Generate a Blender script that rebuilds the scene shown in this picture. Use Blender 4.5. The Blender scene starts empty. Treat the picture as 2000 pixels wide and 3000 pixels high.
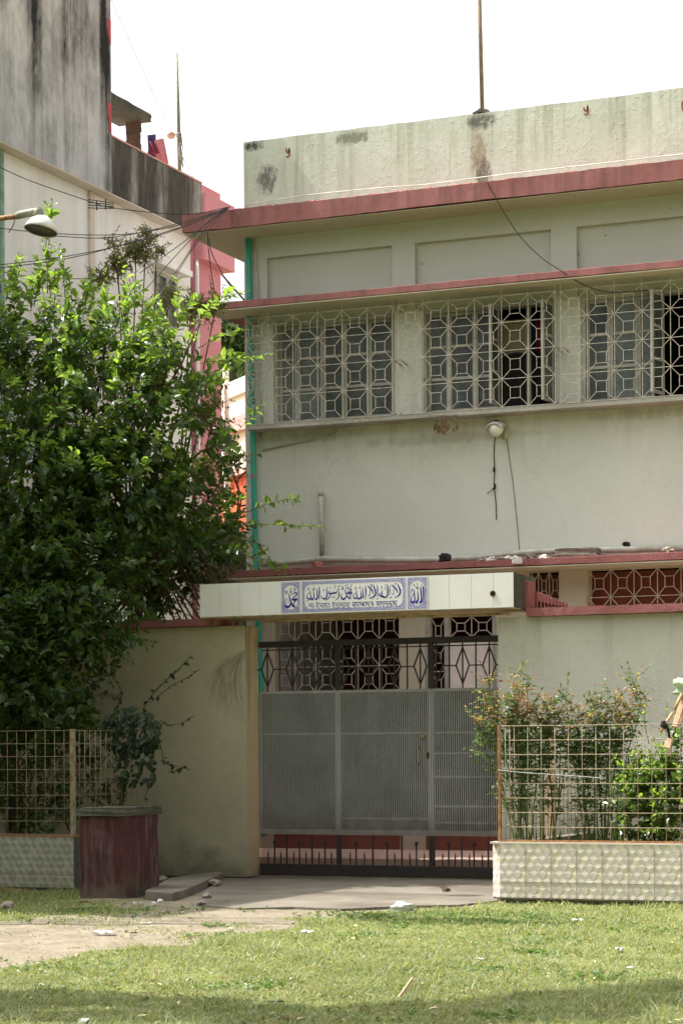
import bpy, bmesh, math, random
import numpy as np
from mathutils import Vector, Matrix, Quaternion

# ------------------------------------------------------------------ camera, sky, sun
SC = bpy.context.scene
COL = SC.collection
F, CX, CY, RHO, TH, EYE = 6480.0, 1000.0, 2200.0, 0.0063, 0.3988, 1.45
SUN_EL, SUN_AZ = math.radians(57), math.radians(7)      # azimuth: how far the sun stands in front of the facade plane

cam_d = bpy.data.cameras.new('camera')
cam = bpy.data.objects.new('camera', cam_d)
COL.objects.link(cam)
cam.location = (0, 0, EYE)
cam.rotation_euler = (Matrix.Rotation(TH, 3, 'Z') @ Matrix.Rotation(math.pi / 2, 3, 'X') @ Matrix.Rotation(-RHO, 3, 'Z')).to_euler()
cam_d.sensor_fit = 'VERTICAL'
cam_d.sensor_height = 36.0
cam_d.lens = F / 3000 * 36.0
cam_d.shift_y = (CY - 1500) / 3000
cam_d.clip_start = 0.1
cam_d.clip_end = 2000
SC.camera = cam

sun_dir = Vector((-math.cos(SUN_EL) * math.cos(SUN_AZ), -math.cos(SUN_EL) * math.sin(SUN_AZ), math.sin(SUN_EL)))
W = bpy.data.worlds.new('World')
SC.world = W
W.use_nodes = True
wn, wl = W.node_tree.nodes, W.node_tree.links
bg = wn['Background']
sky = wn.new('ShaderNodeTexSky')
sky.sky_type = 'NISHITA'
sky.sun_disc = False
sky.sun_elevation = SUN_EL
sky.sun_rotation = math.atan2(sun_dir.x, sun_dir.y)
sky.air_density = 1.0
sky.dust_density = 6.0
sky.ozone_density = 1.0
# thin bright overcast veil: the sky is nearly white
hsv = wn.new('ShaderNodeHueSaturation')
hsv.inputs['Saturation'].default_value = 0.10
hsv.inputs['Value'].default_value = 1.36
wl.new(sky.outputs[0], hsv.inputs['Color'])
wl.new(hsv.outputs[0], bg.inputs['Color'])
bg.inputs['Strength'].default_value = 0.15

sun_d = bpy.data.lights.new('sun', 'SUN')
sun = bpy.data.objects.new('sun', sun_d)
COL.objects.link(sun)
sun_d.energy = 4.2
sun_d.angle = math.radians(0.5)
sun_d.color = (1.0, 0.955, 0.89)
sun.rotation_euler = sun_dir.to_track_quat('Z', 'Y').to_euler()

vs = SC.view_settings
vs.view_transform = 'Standard'
vs.look = 'None'
vs.exposure = 0.78
vs.gamma = 1.0
vs.use_curve_mapping = False
SC.cycles.max_bounces = 7
SC.cycles.diffuse_bounces = 4
SC.cycles.glossy_bounces = 3
SC.cycles.transmission_bounces = 4
SC.cycles.transparent_max_bounces = 6

# ------------------------------------------------------------------ helpers: rays from photo pixels to places in the world
_D = np.array([-math.sin(TH), math.cos(TH), 0.0])
_R = np.array([math.cos(TH), math.sin(TH), 0.0])
_U = np.array([0, 0, 1.0])
_O = np.array([0, 0, EYE])

def ray(px, py):
    a, b = px - CX, CY - py
    c, s = math.cos(RHO), math.sin(RHO)
    return _D * F + _R * (a * c + b * s) + _U * (-a * s + b * c)

def at(px, py, **k):
    (ax, val), = k.items()
    i = 'xyz'.index(ax)
    v = ray(px, py)
    return Vector(_O + v * (val - _O[i]) / v[i])

def X(px, py, Y): return at(px, py, y=Y).x
def Z(px, py, Y): return at(px, py, y=Y).z
def Yx(px, py, x): return at(px, py, x=x).y
def Zx(px, py, x): return at(px, py, x=x).z
def G(px, py): return at(px, py, z=0.0)

# ------------------------------------------------------------------ helpers: objects
def tag(o, label=None, cat=None, group=None, kind=None):
    if label: o['label'] = label
    if cat: o['category'] = cat
    if group: o['group'] = group
    if kind: o['kind'] = kind
    return o

def empty(name, loc, label=None, cat=None, group=None):
    o = bpy.data.objects.new(name, None)
    o.empty_display_size = 0.1
    COL.objects.link(o)
    o.location = loc
    return tag(o, label, cat, group)

def root_loc(o):
    v = Vector((0, 0, 0))
    while o is not None:
        v = v + o.location
        o = o.parent
    return v

class MB:
    """collects geometry in world coordinates, becomes one mesh object"""
    def __init__(s):
        s.v, s.f, s.m = [], [], []
    def add(s, vs, fs, mi=0):
        n = len(s.v)
        s.v.extend([tuple(p) for p in vs])
        s.f.extend([tuple(i + n for i in f) for f in fs])
        s.m.extend([mi] * len(fs))
        return s
    def box(s, x0, x1, y0, y1, z0, z1, mi=0):
        x0, x1 = min(x0, x1), max(x0, x1); y0, y1 = min(y0, y1), max(y0, y1); z0, z1 = min(z0, z1), max(z0, z1)
        return s.add([(x0, y0, z0), (x1, y0, z0), (x1, y1, z0), (x0, y1, z0), (x0, y0, z1), (x1, y0, z1), (x1, y1, z1), (x0, y1, z1)],
                     [(3, 2, 1, 0), (4, 5, 6, 7), (0, 1, 5, 4), (1, 2, 6, 5), (2, 3, 7, 6), (3, 0, 4, 7)], mi)
    def quad(s, a, b, c, d, mi=0):
        return s.add([a, b, c, d], [(0, 1, 2, 3)], mi)
    def prism(s, poly, ext, mi=0):
        """poly: list of 3D points; ext: extrusion vector"""
        n = len(poly)
        e = Vector(ext)
        top = [Vector(p) + e for p in poly]
        fs = [tuple(range(n))[::-1], tuple(range(n, 2 * n))]
        for i in range(n):
            j = (i + 1) % n
            fs.append((i, j, n + j, n + i))
        return s.add([Vector(p) for p in poly] + top, fs, mi)
    def bar(s, p, q, w=0.012, t=None, mi=0):
        p, q = Vector(p), Vector(q)
        d = (q - p)
        if d.length < 1e-6: return s
        d.normalize()
        up = Vector((0, 1, 0)) if abs(d.y) < 0.9 else Vector((1, 0, 0))
        a = d.cross(up).normalized() * (w / 2)
        b = d.cross(a).normalized() * ((t or w) / 2)
        vs = [p + a + b, p - a + b, p - a - b, p + a - b, q + a + b, q - a + b, q - a - b, q + a - b]
        return s.add(vs, [(0, 1, 2, 3), (7, 6, 5, 4), (0, 4, 5, 1), (1, 5, 6, 2), (2, 6, 7, 3), (3, 7, 4, 0)], mi)
    def tube(s, pts, r, n=6, mi=0):
        pts = [Vector(p) for p in pts]
        k = len(pts)
        rs = r if isinstance(r, (list, tuple)) else [r] * k
        rings = []
        prev = None
        for i, p in enumerate(pts):
            d = (pts[min(i + 1, k - 1)] - pts[max(i - 1, 0)])
            if d.length < 1e-9: d = Vector((0, 0, 1))
            d.normalize()
            if prev is None:
                a = d.orthogonal().normalized()
            else:
                a = prev - d * prev.dot(d)
                a = a.normalized() if a.length > 1e-6 else d.orthogonal().normalized()
            prev = a
            b = d.cross(a)
            rings.append([p + (a * math.cos(2 * math.pi * j / n) + b * math.sin(2 * math.pi * j / n)) * rs[i] for j in range(n)])
        vs = [p for ring in rings for p in ring]
        fs = []
        for i in range(k - 1):
            for j in range(n):
                j2 = (j + 1) % n
                fs.append((i * n + j, i * n + j2, (i + 1) * n + j2, (i + 1) * n + j))
        fs.append(tuple(range(n))[::-1])
        fs.append(tuple((k - 1) * n + j for j in range(n)))
        return s.add(vs, fs, mi)
    def lathe(s, c, prof, n=20, axis=Vector((0, 0, 1)), mi=0):
        c = Vector(c)
        q = axis.normalized().to_track_quat('Z', 'Y')
        vs, fs = [], []
        for (r, h) in prof:
            for j in range(n):
                a = 2 * math.pi * j / n
                vs.append(c + q @ Vector((r * math.cos(a), r * math.sin(a), h)))
        for i in range(len(prof) - 1):
            for j in range(n):
                j2 = (j + 1) % n
                fs.append((i * n + j, i * n + j2, (i + 1) * n + j2, (i + 1) * n + j))
        fs.append(tuple(range(n))[::-1]); fs.append(tuple((len(prof) - 1) * n + j for j in range(n)))
        return s.add(vs, fs, mi)
    def build(s, name, mats, parent=None, smooth=False, bevel=0, loc=None):
        if not isinstance(mats, (list, tuple)): mats = [mats]
        off = root_loc(parent) if parent else (Vector(loc) if loc is not None else Vector((0, 0, 0)))
        me = bpy.data.meshes.new(name)
        me.from_pydata([tuple(Vector(p) - off) for p in s.v], [], s.f)
        for m in mats: me.materials.append(m)
        if len(mats) > 1: me.polygons.foreach_set('material_index', s.m)
        if smooth: me.polygons.foreach_set('use_smooth', [True] * len(me.polygons))
        me.update()
        o = bpy.data.objects.new(name, me)
        COL.objects.link(o)
        if parent: o.parent = parent
        else: o.location = off
        if bevel:
            b = o.modifiers.new('bevel', 'BEVEL'); b.width = bevel; b.segments = 2; b.limit_method = 'ANGLE'
        return o

def fnum(*a): return a

# ------------------------------------------------------------------ helpers: materials
def lin(r, g, b):
    f = lambda c: (c / 255 / 12.92) if c / 255 <= 0.04045 else (((c / 255) + 0.055) / 1.055) ** 2.4
    return (f(r), f(g), f(b), 1)

class NT:
    def __init__(s, name):
        s.mat = bpy.data.materials.new(name)
        s.mat.use_nodes = True
        s.n, s.l = s.mat.node_tree.nodes, s.mat.node_tree.links
        s.p = s.n['Principled BSDF']
        s.out = s.n['Material Output']
    def node(s, t, ins=None, **props):
        nd = s.n.new(t)
        for k, v in props.items(): setattr(nd, k, v)
        for k, v in (ins or {}).items():
            if hasattr(v, 'is_linked') or isinstance(v, bpy.types.NodeSocket): s.l.new(v, nd.inputs[k])
            else: nd.inputs[k].default_value = v
        return nd
    def pos(s, scale=(1, 1, 1)):
        g = s.node('ShaderNodeNewGeometry')
        if tuple(scale) == (1, 1, 1): return g.outputs['Position']
        return s.node('ShaderNodeVectorMath', {0: g.outputs['Position'], 1: scale}, operation='MULTIPLY').outputs[0]
    def noise(s, scale, detail=5, rough=0.6, vscale=(1, 1, 1), dist=0.0):
        return s.node('ShaderNodeTexNoise', {'Vector': s.pos(vscale), 'Scale': scale, 'Detail': detail, 'Roughness': rough, 'Distortion': dist}).outputs['Fac']
    def ramp(s, fac, lo, hi, a=0.0, b=1.0):
        return s.node('ShaderNodeMapRange', {'Value': fac, 'From Min': lo, 'From Max': hi, 'To Min': a, 'To Max': b}, clamp=True).outputs[0]
    def math(s, op, a, b=0.0):
        return s.node('ShaderNodeMath', {0: a, 1: b}, operation=op).outputs[0]
    def mix(s, fac, a, b):
        m = s.node('ShaderNodeMix', data_type='RGBA')
        for k, v in ((0, fac), (6, a), (7, b)):
            if isinstance(v, bpy.types.NodeSocket): s.l.new(v, m.inputs[k])
            else: m.inputs[k].default_value = v
        return m.outputs[2]
    def bump(s, h, strength=0.3, dist=0.01, normal=None):
        ins = {'Height': h, 'Strength': strength, 'Distance': dist}
        if normal is not None: ins['Normal'] = normal
        return s.node('ShaderNodeBump', ins).outputs[0]
    def set(s, color=None, rough=None, normal=None, spec=None, metal=None):
        for k, v in (('Base Color', color), ('Roughness', rough), ('Normal', normal), ('Specular IOR Level', spec), ('Metallic', metal)):
            if v is None: continue
            if isinstance(v, bpy.types.NodeSocket): s.l.new(v, s.p.inputs[k])
            else: s.p.inputs[k].default_value = v
        return s.mat

def sep_z(t):
    return t.node('ShaderNodeSeparateXYZ', {0: t.pos()}).outputs

def plaster(name, a, b, rough=0.85, bump=0.35, streak=None, zstreak=None, spots=None, flakes=0.0, stains=(), fine=1.0, zdirt=None, cracks=0.0):
    """painted plaster: two-tone cloudiness, rain streaks under a ledge, specks, flaking relief, single stains"""
    t = NT(name)
    c = t.mix(t.ramp(t.noise(1.1, 6), 0.35, 0.68), a, b)
    c = t.mix(t.ramp(t.noise(14, 5, 0.7), 0.35, 0.75, 0, 0.35 * fine), c, tuple(x * 0.72 for x in b[:3]) + (1,))
    if streak:
        col, amt, sc = streak
        m = t.ramp(t.noise(sc, 5, 0.62, (1, 1, 0.07)), 0.48, 0.72, 0, amt)
        if zstreak:
            z = sep_z(t)[2]
            zn = t.math('ADD', z, t.ramp(t.noise(3.0, 3, 0.5, (1, 1, 0.0)), 0.3, 0.7, -0.35, 0.35))
            m = t.math('MULTIPLY', m, t.ramp(zn, zstreak[0], zstreak[1]))
        c = t.mix(m, c, col)
    if zdirt:
        col, z0, z1, amt = zdirt
        z = sep_z(t)[2]
        zn = t.math('ADD', z, t.ramp(t.noise(2.2, 6, 0.7), 0.25, 0.75, -0.3, 0.3))
        c = t.mix(t.ramp(zn, z1, z0, 0, amt), c, col)
    for (x, z, rx, rz, col, amt, nsc) in stains:
        px = sep_z(t)
        dx = t.math('DIVIDE', t.math('SUBTRACT', px[0], x), rx)
        dz = t.math('DIVIDE', t.math('SUBTRACT', px[2], z), rz)
        r2 = t.math('ADD', t.math('MULTIPLY', dx, dx), t.math('MULTIPLY', dz, dz))
        f = t.math('SUBTRACT', t.ramp(t.noise(nsc, 7, 0.7, (1, 1, 0.45)), 0.2, 0.8, 0.0, 1.5), r2)
        sp = t.ramp(t.noise(nsc * 2.0, 8, 0.75, (1, 1, 0.5), 0.4), 0.40, 0.60)
        f2 = t.math('MULTIPLY', t.ramp(f, 0.0, 0.8), t.math('ADD', t.math('MULTIPLY', sp, 0.75), 0.3))
        c = t.mix(t.ramp(f2, 0.05, 0.55, 0, amt), c, col)
    if cracks:
        nz = t.node('ShaderNodeTexNoise', {'Vector': t.pos(), 'Scale': 2.5, 'Detail': 6.0, 'Roughness': 0.7}).outputs['Color']
        pv = t.node('ShaderNodeVectorMath', {0: t.pos(), 1: t.node('ShaderNodeVectorMath', {0: nz, 1: (0.9, 0.9, 0.9)}, operation='MULTIPLY').outputs[0]}, operation='ADD').outputs[0]
        vd = t.node('ShaderNodeTexVoronoi', {'Vector': pv, 'Scale': 0.9}, feature='DISTANCE_TO_EDGE').outputs['Distance']
        m_ = t.math('MULTIPLY', t.ramp(vd, 0.010, 0.002), t.ramp(t.noise(0.9, 3), 0.45, 0.6))
        c = t.mix(t.math('MULTIPLY', m_, cracks), c, (0.12, 0.11, 0.09, 1))
    if spots:
        col, thr = spots
        c = t.mix(t.ramp(t.noise(9, 6, 0.72), thr, thr + 0.05), c, col)
    h = t.noise(55, 4, 0.65)
    nrm = t.bump(h, bump, 0.006)
    if flakes:
        nrm = t.bump(t.math('MULTIPLY', t.ramp(t.noise(15, 6, 0.66, dist=0.25), 0.52, 0.6), t.ramp(t.noise(2.6, 3), 0.42, 0.58)), flakes, 0.012, nrm)
    nrm = t.bump(t.noise(2.3, 3), 0.25, 0.03, nrm)
    return t.set(c, rough, nrm, 0.25)

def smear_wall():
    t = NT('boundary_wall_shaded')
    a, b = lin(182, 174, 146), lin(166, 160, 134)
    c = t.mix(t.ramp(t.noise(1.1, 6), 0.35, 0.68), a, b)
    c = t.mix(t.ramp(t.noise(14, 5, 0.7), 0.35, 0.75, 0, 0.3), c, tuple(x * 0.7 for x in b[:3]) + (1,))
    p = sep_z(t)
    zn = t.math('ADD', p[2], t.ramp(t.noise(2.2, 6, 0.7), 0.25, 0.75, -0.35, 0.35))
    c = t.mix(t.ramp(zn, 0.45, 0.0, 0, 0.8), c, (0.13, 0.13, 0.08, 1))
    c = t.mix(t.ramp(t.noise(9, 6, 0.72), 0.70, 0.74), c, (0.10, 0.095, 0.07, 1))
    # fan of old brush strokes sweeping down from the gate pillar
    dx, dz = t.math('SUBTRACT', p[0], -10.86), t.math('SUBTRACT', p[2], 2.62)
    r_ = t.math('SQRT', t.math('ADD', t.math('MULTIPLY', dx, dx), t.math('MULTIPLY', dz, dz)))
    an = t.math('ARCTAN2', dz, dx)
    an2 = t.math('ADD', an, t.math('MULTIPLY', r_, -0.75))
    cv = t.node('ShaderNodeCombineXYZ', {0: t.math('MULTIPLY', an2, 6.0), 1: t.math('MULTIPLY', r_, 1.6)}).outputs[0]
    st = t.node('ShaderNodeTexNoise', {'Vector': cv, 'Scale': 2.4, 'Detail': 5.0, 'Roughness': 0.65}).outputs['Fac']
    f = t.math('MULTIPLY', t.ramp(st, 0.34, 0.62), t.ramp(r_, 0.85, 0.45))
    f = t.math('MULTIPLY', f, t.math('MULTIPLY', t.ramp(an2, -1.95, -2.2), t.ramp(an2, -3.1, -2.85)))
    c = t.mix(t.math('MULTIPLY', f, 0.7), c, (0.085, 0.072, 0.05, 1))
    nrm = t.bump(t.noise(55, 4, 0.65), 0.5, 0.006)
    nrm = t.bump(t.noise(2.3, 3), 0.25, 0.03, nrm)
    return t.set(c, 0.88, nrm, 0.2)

def simple(name, col, rough=0.7, var=0.25, sc=8, bump=0.2, metal=0.0, bsc=60, col2=None, spec=0.35):
    t = NT(name)
    c2 = col2 or tuple(x * (1 - var * 1.6) for x in col[:3]) + (1,)
    c = t.mix(t.ramp(t.noise(sc, 6, 0.65), 0.38, 0.7), col, c2)
    nrm = t.bump(t.noise(bsc, 4), bump, 0.004)
    return t.set(c, rough, nrm, spec, metal)

def leafmat(name, a, b, trans=0.42, rough=0.38, tcol=None, spec=0.5):
    t = NT(name)
    g = t.node('ShaderNodeNewGeometry')
    rnd = g.outputs['Random Per Island']
    c = t.mix(rnd, a, b)
    c = t.mix(t.ramp(t.noise(1.4, 3), 0.35, 0.7, 0, 0.35), c, tuple(x * 0.7 for x in a[:3]) + (1,))
    t.set(c, rough, None, spec)
    tc = t.mix(rnd, tcol or tuple(min(1, x * k) for x, k in zip(a[:3], (2.2, 2.2, 0.9))) + (1,), tuple(min(1, x * k) for x, k in zip(b[:3], (2.2, 2.2, 0.9))) + (1,))
    tr = t.node('ShaderNodeBsdfTranslucent', {'Color': tc})
    mx = t.node('ShaderNodeMixShader', {0: trans, 1: t.p.outputs[0], 2: tr.outputs[0]})
    t.l.new(mx.outputs[0], t.out.inputs['Surface'])
    return t.mat

M = {}
wall_a, wall_b = lin(213, 213, 204), lin(205, 205, 194)
M['wall'] = plaster('facade_plaster', wall_a, wall_b, bump=0.35, streak=((0.33, 0.31, 0.25, 1), 0.4, 9.0), zstreak=(4.9, 5.7), fine=0.6, cracks=0.16, spots=((0.16, 0.14, 0.11, 1), 0.75),
                    stains=[(-9.4, 5.35, 1.6, 0.10, (0.32, 0.28, 0.21, 1), 0.4, 5.0), (-11.2, 5.5, 0.9, 0.12, (0.32, 0.28, 0.21, 1), 0.4, 5.0), (-7.0, 5.5, 0.9, 0.12, (0.32, 0.28, 0.21, 1), 0.4, 5.0)])
M['wall_top'] = plaster('upper_plaster', lin(194, 195, 187), lin(187, 188, 177), bump=0.25, fine=0.4, spots=((0.09, 0.06, 0.04, 1), 0.665))
M['parapet'] = plaster('weathered_parapet', lin(210, 213, 198), lin(190, 194, 176), bump=0.7, flakes=0.5, streak=((0.28, 0.285, 0.18, 1), 0.85, 7.0), zstreak=(8.35, 9.1),
                       spots=((0.07, 0.065, 0.055, 1), 0.715),
                       stains=[(-12.13, 9.30, 0.20, 0.09, (0.06, 0.06, 0.05, 1), 0.95, 10), (-11.95, 8.85, 0.2, 0.25, (0.09, 0.085, 0.07, 1), 0.8, 14),
                               (-10.75, 9.25, 0.3, 0.12, (0.10, 0.11, 0.06, 1), 0.7, 10),
                               (-9.02, 9.25, 0.3, 0.14, (0.08, 0.075, 0.06, 1), 0.85, 10), (-9.05, 8.85, 0.16, 0.5, (0.25, 0.17, 0.09, 1), 0.7, 8), (-9.0, 8.62, 0.14, 0.25, (0.07, 0.06, 0.05, 1), 0.7, 16)])
pink_a, pink_b = lin(156, 92, 88), lin(142, 82, 78)
M['pink'] = plaster('red_oxide_trim', lin(166, 113, 109), lin(140, 88, 85), bump=0.4, fine=1.2, streak=((0.09, 0.055, 0.05, 1), 0.5, 9.0), spots=((0.07, 0.05, 0.045, 1), 0.69), cracks=0.5)
M['pink_rough'] = plaster('red_oxide_rough', lin(160, 104, 100), lin(138, 86, 82), bump=1.0, fine=1.0, flakes=0.6, spots=((0.10, 0.07, 0.06, 1), 0.70))
M['soffit'] = plaster('soffit_paint', lin(196, 194, 168), lin(184, 181, 156), bump=0.2, fine=0.5)
M['broken'] = simple('broken_plaster', lin(176, 110, 100), 0.9, 0.5, 22, 1.0, bsc=40, col2=lin(120, 84, 76))
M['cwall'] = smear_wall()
M['cwall_r'] = plaster('boundary_wall_right', lin(201, 200, 187), lin(191, 190, 176), bump=0.8, flakes=0.4, cracks=0.1, streak=((0.26, 0.27, 0.14, 1), 0.7, 4.0), zstreak=(2.2, 2.95), fine=0.6,
                       spots=((0.10, 0.09, 0.07, 1), 0.745), zdirt=((0.15, 0.14, 0.1, 1), 0.3, 1.0, 0.6))
M['reveal'] = plaster('gate_reveal', lin(206, 190, 154), lin(190, 172, 138), bump=0.5, fine=0.9, spots=((0.12, 0.10, 0.07, 1), 0.72), zdirt=((0.14, 0.14, 0.08, 1), 0.0, 0.5, 0.6), streak=((0.12, 0.10, 0.07, 1), 0.8, 7.0), zstreak=(1.6, 2.2))
def _tile():
    t = NT('white_glazed_tile')
    c = t.mix(t.ramp(t.noise(2.0, 4), 0.3, 0.7), lin(232, 231, 226), lin(222, 220, 212))
    return t.set(c, 0.16, t.bump(t.noise(3, 2), 0.05, 0.01), 0.5)
M['tile'] = _tile()
M['grout'] = simple('tile_grout', lin(178, 174, 162), 0.9)
M['moss'] = plaster('mossy_concrete', lin(110, 108, 96), lin(66, 66, 58), bump=0.9, fine=1.0, spots=((0.04, 0.045, 0.03, 1), 0.56))
M['concrete'] = plaster('grey_concrete', lin(136, 129, 116), lin(98, 91, 80), bump=0.8, fine=1.0, spots=((0.06, 0.055, 0.045, 1), 0.70))
M['blue'] = simple('cobalt_glaze', lin(46, 44, 140), 0.2, 0.15, 6, 0.0)
def _orn():
    t = NT('blue_ornament_glaze')
    p = t.node('ShaderNodeSeparateXYZ', {0: t.pos()}).outputs
    sx = t.math('SINE', t.math('MULTIPLY', p[0], 2 * math.pi / 0.022))
    sz = t.math('SINE', t.math('MULTIPLY', p[2], 2 * math.pi / 0.022))
    a = t.math('MULTIPLY', sx, sz)
    b = t.noise(110, 3, 0.6)
    f = t.ramp(t.math('ADD', t.math('MULTIPLY', a, 0.5), t.math('MULTIPLY', b, 1.2)), 0.45, 0.62)
    return t.set(t.mix(f, lin(222, 221, 222), lin(72, 72, 158)), 0.2, None, 0.5)
M['ornament'] = _orn()
def _gatepaint():
    t = NT('grey_gate_paint')
    c = t.mix(t.ramp(t.noise(2.5, 5), 0.35, 0.7), lin(150, 150, 145), lin(132, 133, 128))
    c = t.mix(t.ramp(t.noise(26, 6, 0.75), 0.61, 0.70, 0, 0.85), c, lin(92, 72, 58))
    c = t.mix(t.ramp(t.noise(1.7, 5, 0.65, (1, 1, 0.4)), 0.52, 0.72, 0, 0.35), c, lin(168, 166, 158))
    zz = t.math('ADD', sep_z(t)[2], t.ramp(t.noise(6, 5, 0.7), 0.3, 0.7, -0.12, 0.12))
    c = t.mix(t.ramp(zz, 0.78, 0.5, 0, 0.6), c, lin(98, 82, 66))
    c = t.mix(t.ramp(t.noise(7, 4, 0.6, (1, 1, 0.06)), 0.56, 0.75, 0, 0.4), c, lin(110, 98, 84))
    return t.set(c, 0.45, t.bump(t.noise(2.6, 2), 0.5, 0.05, t.bump(t.noise(40, 3), 0.12, 0.004)), 0.4)
M['gate'] = _gatepaint()
M['slotshade'] = simple('slot_shade', lin(28, 27, 26), 0.8)  # near-black stands in for shade in the gate slits
M['black'] = simple('black_iron', lin(36, 34, 33), 0.5, 0.3, 20, 0.3, col2=lin(58, 48, 40))
M['mesh'] = simple('rusty_mesh', lin(96, 66, 56), 0.7, 0.3, 20)
M['grille'] = simple('grille_paint', lin(214, 208, 196), 0.6, 0.3, 30, 0.4, col2=lin(150, 130, 108))
M['grille_low'] = simple('grille_paint_low', lin(206, 198, 184), 0.6, 0.2, 30, 0.3)
M['rust'] = simple('rusty_paint', lin(158, 148, 120), 0.7, 0.4, 24, 0.6, col2=lin(108, 80, 60))
M['rust_post'] = simple('rusty_post', lin(126, 86, 62), 0.75, 0.3, 20, 0.6, col2=lin(176, 136, 88))
M['frame'] = plaster('window_frame_paint', lin(192, 189, 180), lin(152, 147, 137), bump=0.7, fine=1.0, spots=((0.16, 0.12, 0.09, 1), 0.62))
def _glass(name, a, b):
    t = NT(name)
    c = t.mix(t.ramp(t.noise(3.5, 6, 0.65), 0.35, 0.7), a, b)
    c = t.mix(t.ramp(t.noise(28, 5, 0.7, (1, 1, 0.4)), 0.66, 0.76, 0, 0.4), c, lin(150, 152, 146))
    return t.set(c, t.ramp(t.noise(6, 4), 0.3, 0.7, 0.12, 0.4), t.bump(t.noise(2.5, 2), 0.05, 0.01), 0.22)
M['glass'] = _glass('dusty_glass', lin(64, 69, 68), lin(98, 102, 98))
M['glass_pale'] = _glass('dusty_glass_pale', lin(116, 122, 118), lin(84, 90, 88))
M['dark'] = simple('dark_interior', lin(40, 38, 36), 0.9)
M['redroom'] = plaster('dark_red_interior', lin(112, 58, 48), lin(96, 48, 40), bump=0.2)
M['redvent'] = plaster('red_vent_wall', lin(150, 86, 74), lin(134, 74, 64), bump=0.2)
M['sunlit_cement'] = plaster('sunlit_cement_floor', lin(240, 206, 192), lin(228, 186, 172), bump=0.4)  # red cement paled so the floor reads as sunlit
M['stepred'] = plaster('red_cement_step', lin(142, 84, 74), lin(124, 72, 63), bump=0.4)
M['green_pipe'] = simple('green_plastic_pipe', lin(62, 168, 146), 0.4, 0.12, 5, 0.05)
M['pvc'] = simple('grey_plastic_pipe', lin(186, 188, 178), 0.4, 0.15, 6, 0.08, col2=lin(150, 146, 130))
M['clamp'] = simple('steel_clamp', lin(150, 142, 134), 0.5)
M['cable'] = simple('black_cable', lin(48, 46, 44), 0.6)
M['wire_pale'] = simple('pale_wire', lin(196, 194, 190), 0.6)
M['white_cable'] = simple('white_cable', lin(226, 224, 214), 0.5)
M['steel'] = simple('weathered_steel', lin(150, 136, 108), 0.6, 0.3, 10, 0.3)
M['polegrey'] = simple('grey_green_pole', lin(138, 138, 118), 0.6, 0.2, 10, 0.2)
M['white_enamel'] = simple('white_enamel', lin(216, 214, 208), 0.4, 0.2, 12, 0.15)
M['lampin'] = simple('lamp_inner', lin(112, 104, 90), 0.8, 0.3, 18, 0.6)
M['globe'] = simple('opal_globe', lin(236, 232, 214), 0.3, 0.06, 6, 0.0)
# left building
def _stained():
    t = NT('rain_stained_plaster')
    base = t.mix(t.ramp(t.noise(1.4, 6), 0.3, 0.7), lin(218, 215, 215), lin(180, 177, 177))
    s1 = t.ramp(t.noise(2.1, 6, 0.62, (1, 1, 0.06)), 0.44, 0.66)
    z = sep_z(t)[2]
    s2 = t.ramp(t.noise(1.6, 6, 0.7, (1, 1, 0.5)), 0.36, 0.66)
    zz = t.ramp(t.math('ADD', z, t.ramp(t.noise(1.2, 4), 0.3, 0.7, -0.8, 0.8)), 8.9, 11.4, 0.6, 1.35)
    k = t.math('MULTIPLY', t.math('ADD', t.math('MULTIPLY', s1, 0.5), t.math('MULTIPLY', s2, 0.5)), zz)
    s3 = t.ramp(t.noise(5.5, 6, 0.6, (1, 1, 0.05)), 0.42, 0.66)
    k = t.math('ADD', k, t.math('MULTIPLY', s3, 0.22))
    c = t.mix(t.ramp(k, 0.15, 0.95), base, lin(48, 46, 46))
    c = t.mix(t.ramp(t.noise(5.5, 6, 0.7, (1, 1, 0.16)), 0.62, 0.72, 0, 0.85), c, lin(206, 200, 192))
    c = t.mix(t.ramp(t.noise(30, 5, 0.7, (1, 1, 0.3)), 0.55, 0.8, 0, 0.4), c, lin(50, 48, 44))
    return t.set(c, 0.92, t.bump(t.noise(30, 5, 0.7), 0.4, 0.01), 0.2)
M['stained'] = _stained()
def _stained2():
    t = NT('black_mould_plaster')
    s1 = t.ramp(t.noise(2.4, 6, 0.65, (1, 1, 0.06)), 0.45, 0.66)
    c = t.mix(s1, lin(86, 81, 75), lin(186, 180, 172))
    c = t.mix(t.ramp(t.noise(9, 6, 0.7, (1, 1, 0.3)), 0.42, 0.7, 0, 0.75), c, lin(44, 42, 38))
    return t.set(c, 0.92, t.bump(t.noise(30, 5, 0.7), 0.4, 0.01), 0.2)
M['mould'] = _stained2()
M['whitewall'] = plaster('limewashed_wall', lin(246, 243, 241), lin(238, 234, 230), bump=0.25, streak=((0.50, 0.46, 0.42, 1), 0.35, 4.0), fine=0.4)
M['whitesoffit'] = plaster('limewashed_soffit', lin(222, 212, 200), lin(206, 192, 176), bump=0.25, fine=0.6)
M['pinkwall'] = plaster('pink_wall', lin(214, 146, 154), lin(202, 134, 142), bump=0.2, fine=0.5)
M['redpaint'] = simple('red_painted_edge', lin(202, 84, 92), 0.8)
def _brick():
    t = NT('rough_brick')
    v = t.node('ShaderNodeTexBrick', {'Vector': t.pos(), 'Scale': 1.0})
    c = t.mix(t.ramp(t.noise(9, 5), 0.35, 0.65), lin(138, 104, 90), lin(112, 98, 88))
    c = t.mix(t.ramp(t.noise(4, 5), 0.55, 0.7), c, lin(128, 122, 108))
    return t.set(c, 0.95, t.bump(t.noise(30, 5, 0.7), 0.8, 0.015), 0.2)
M['brick'] = _brick()
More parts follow.
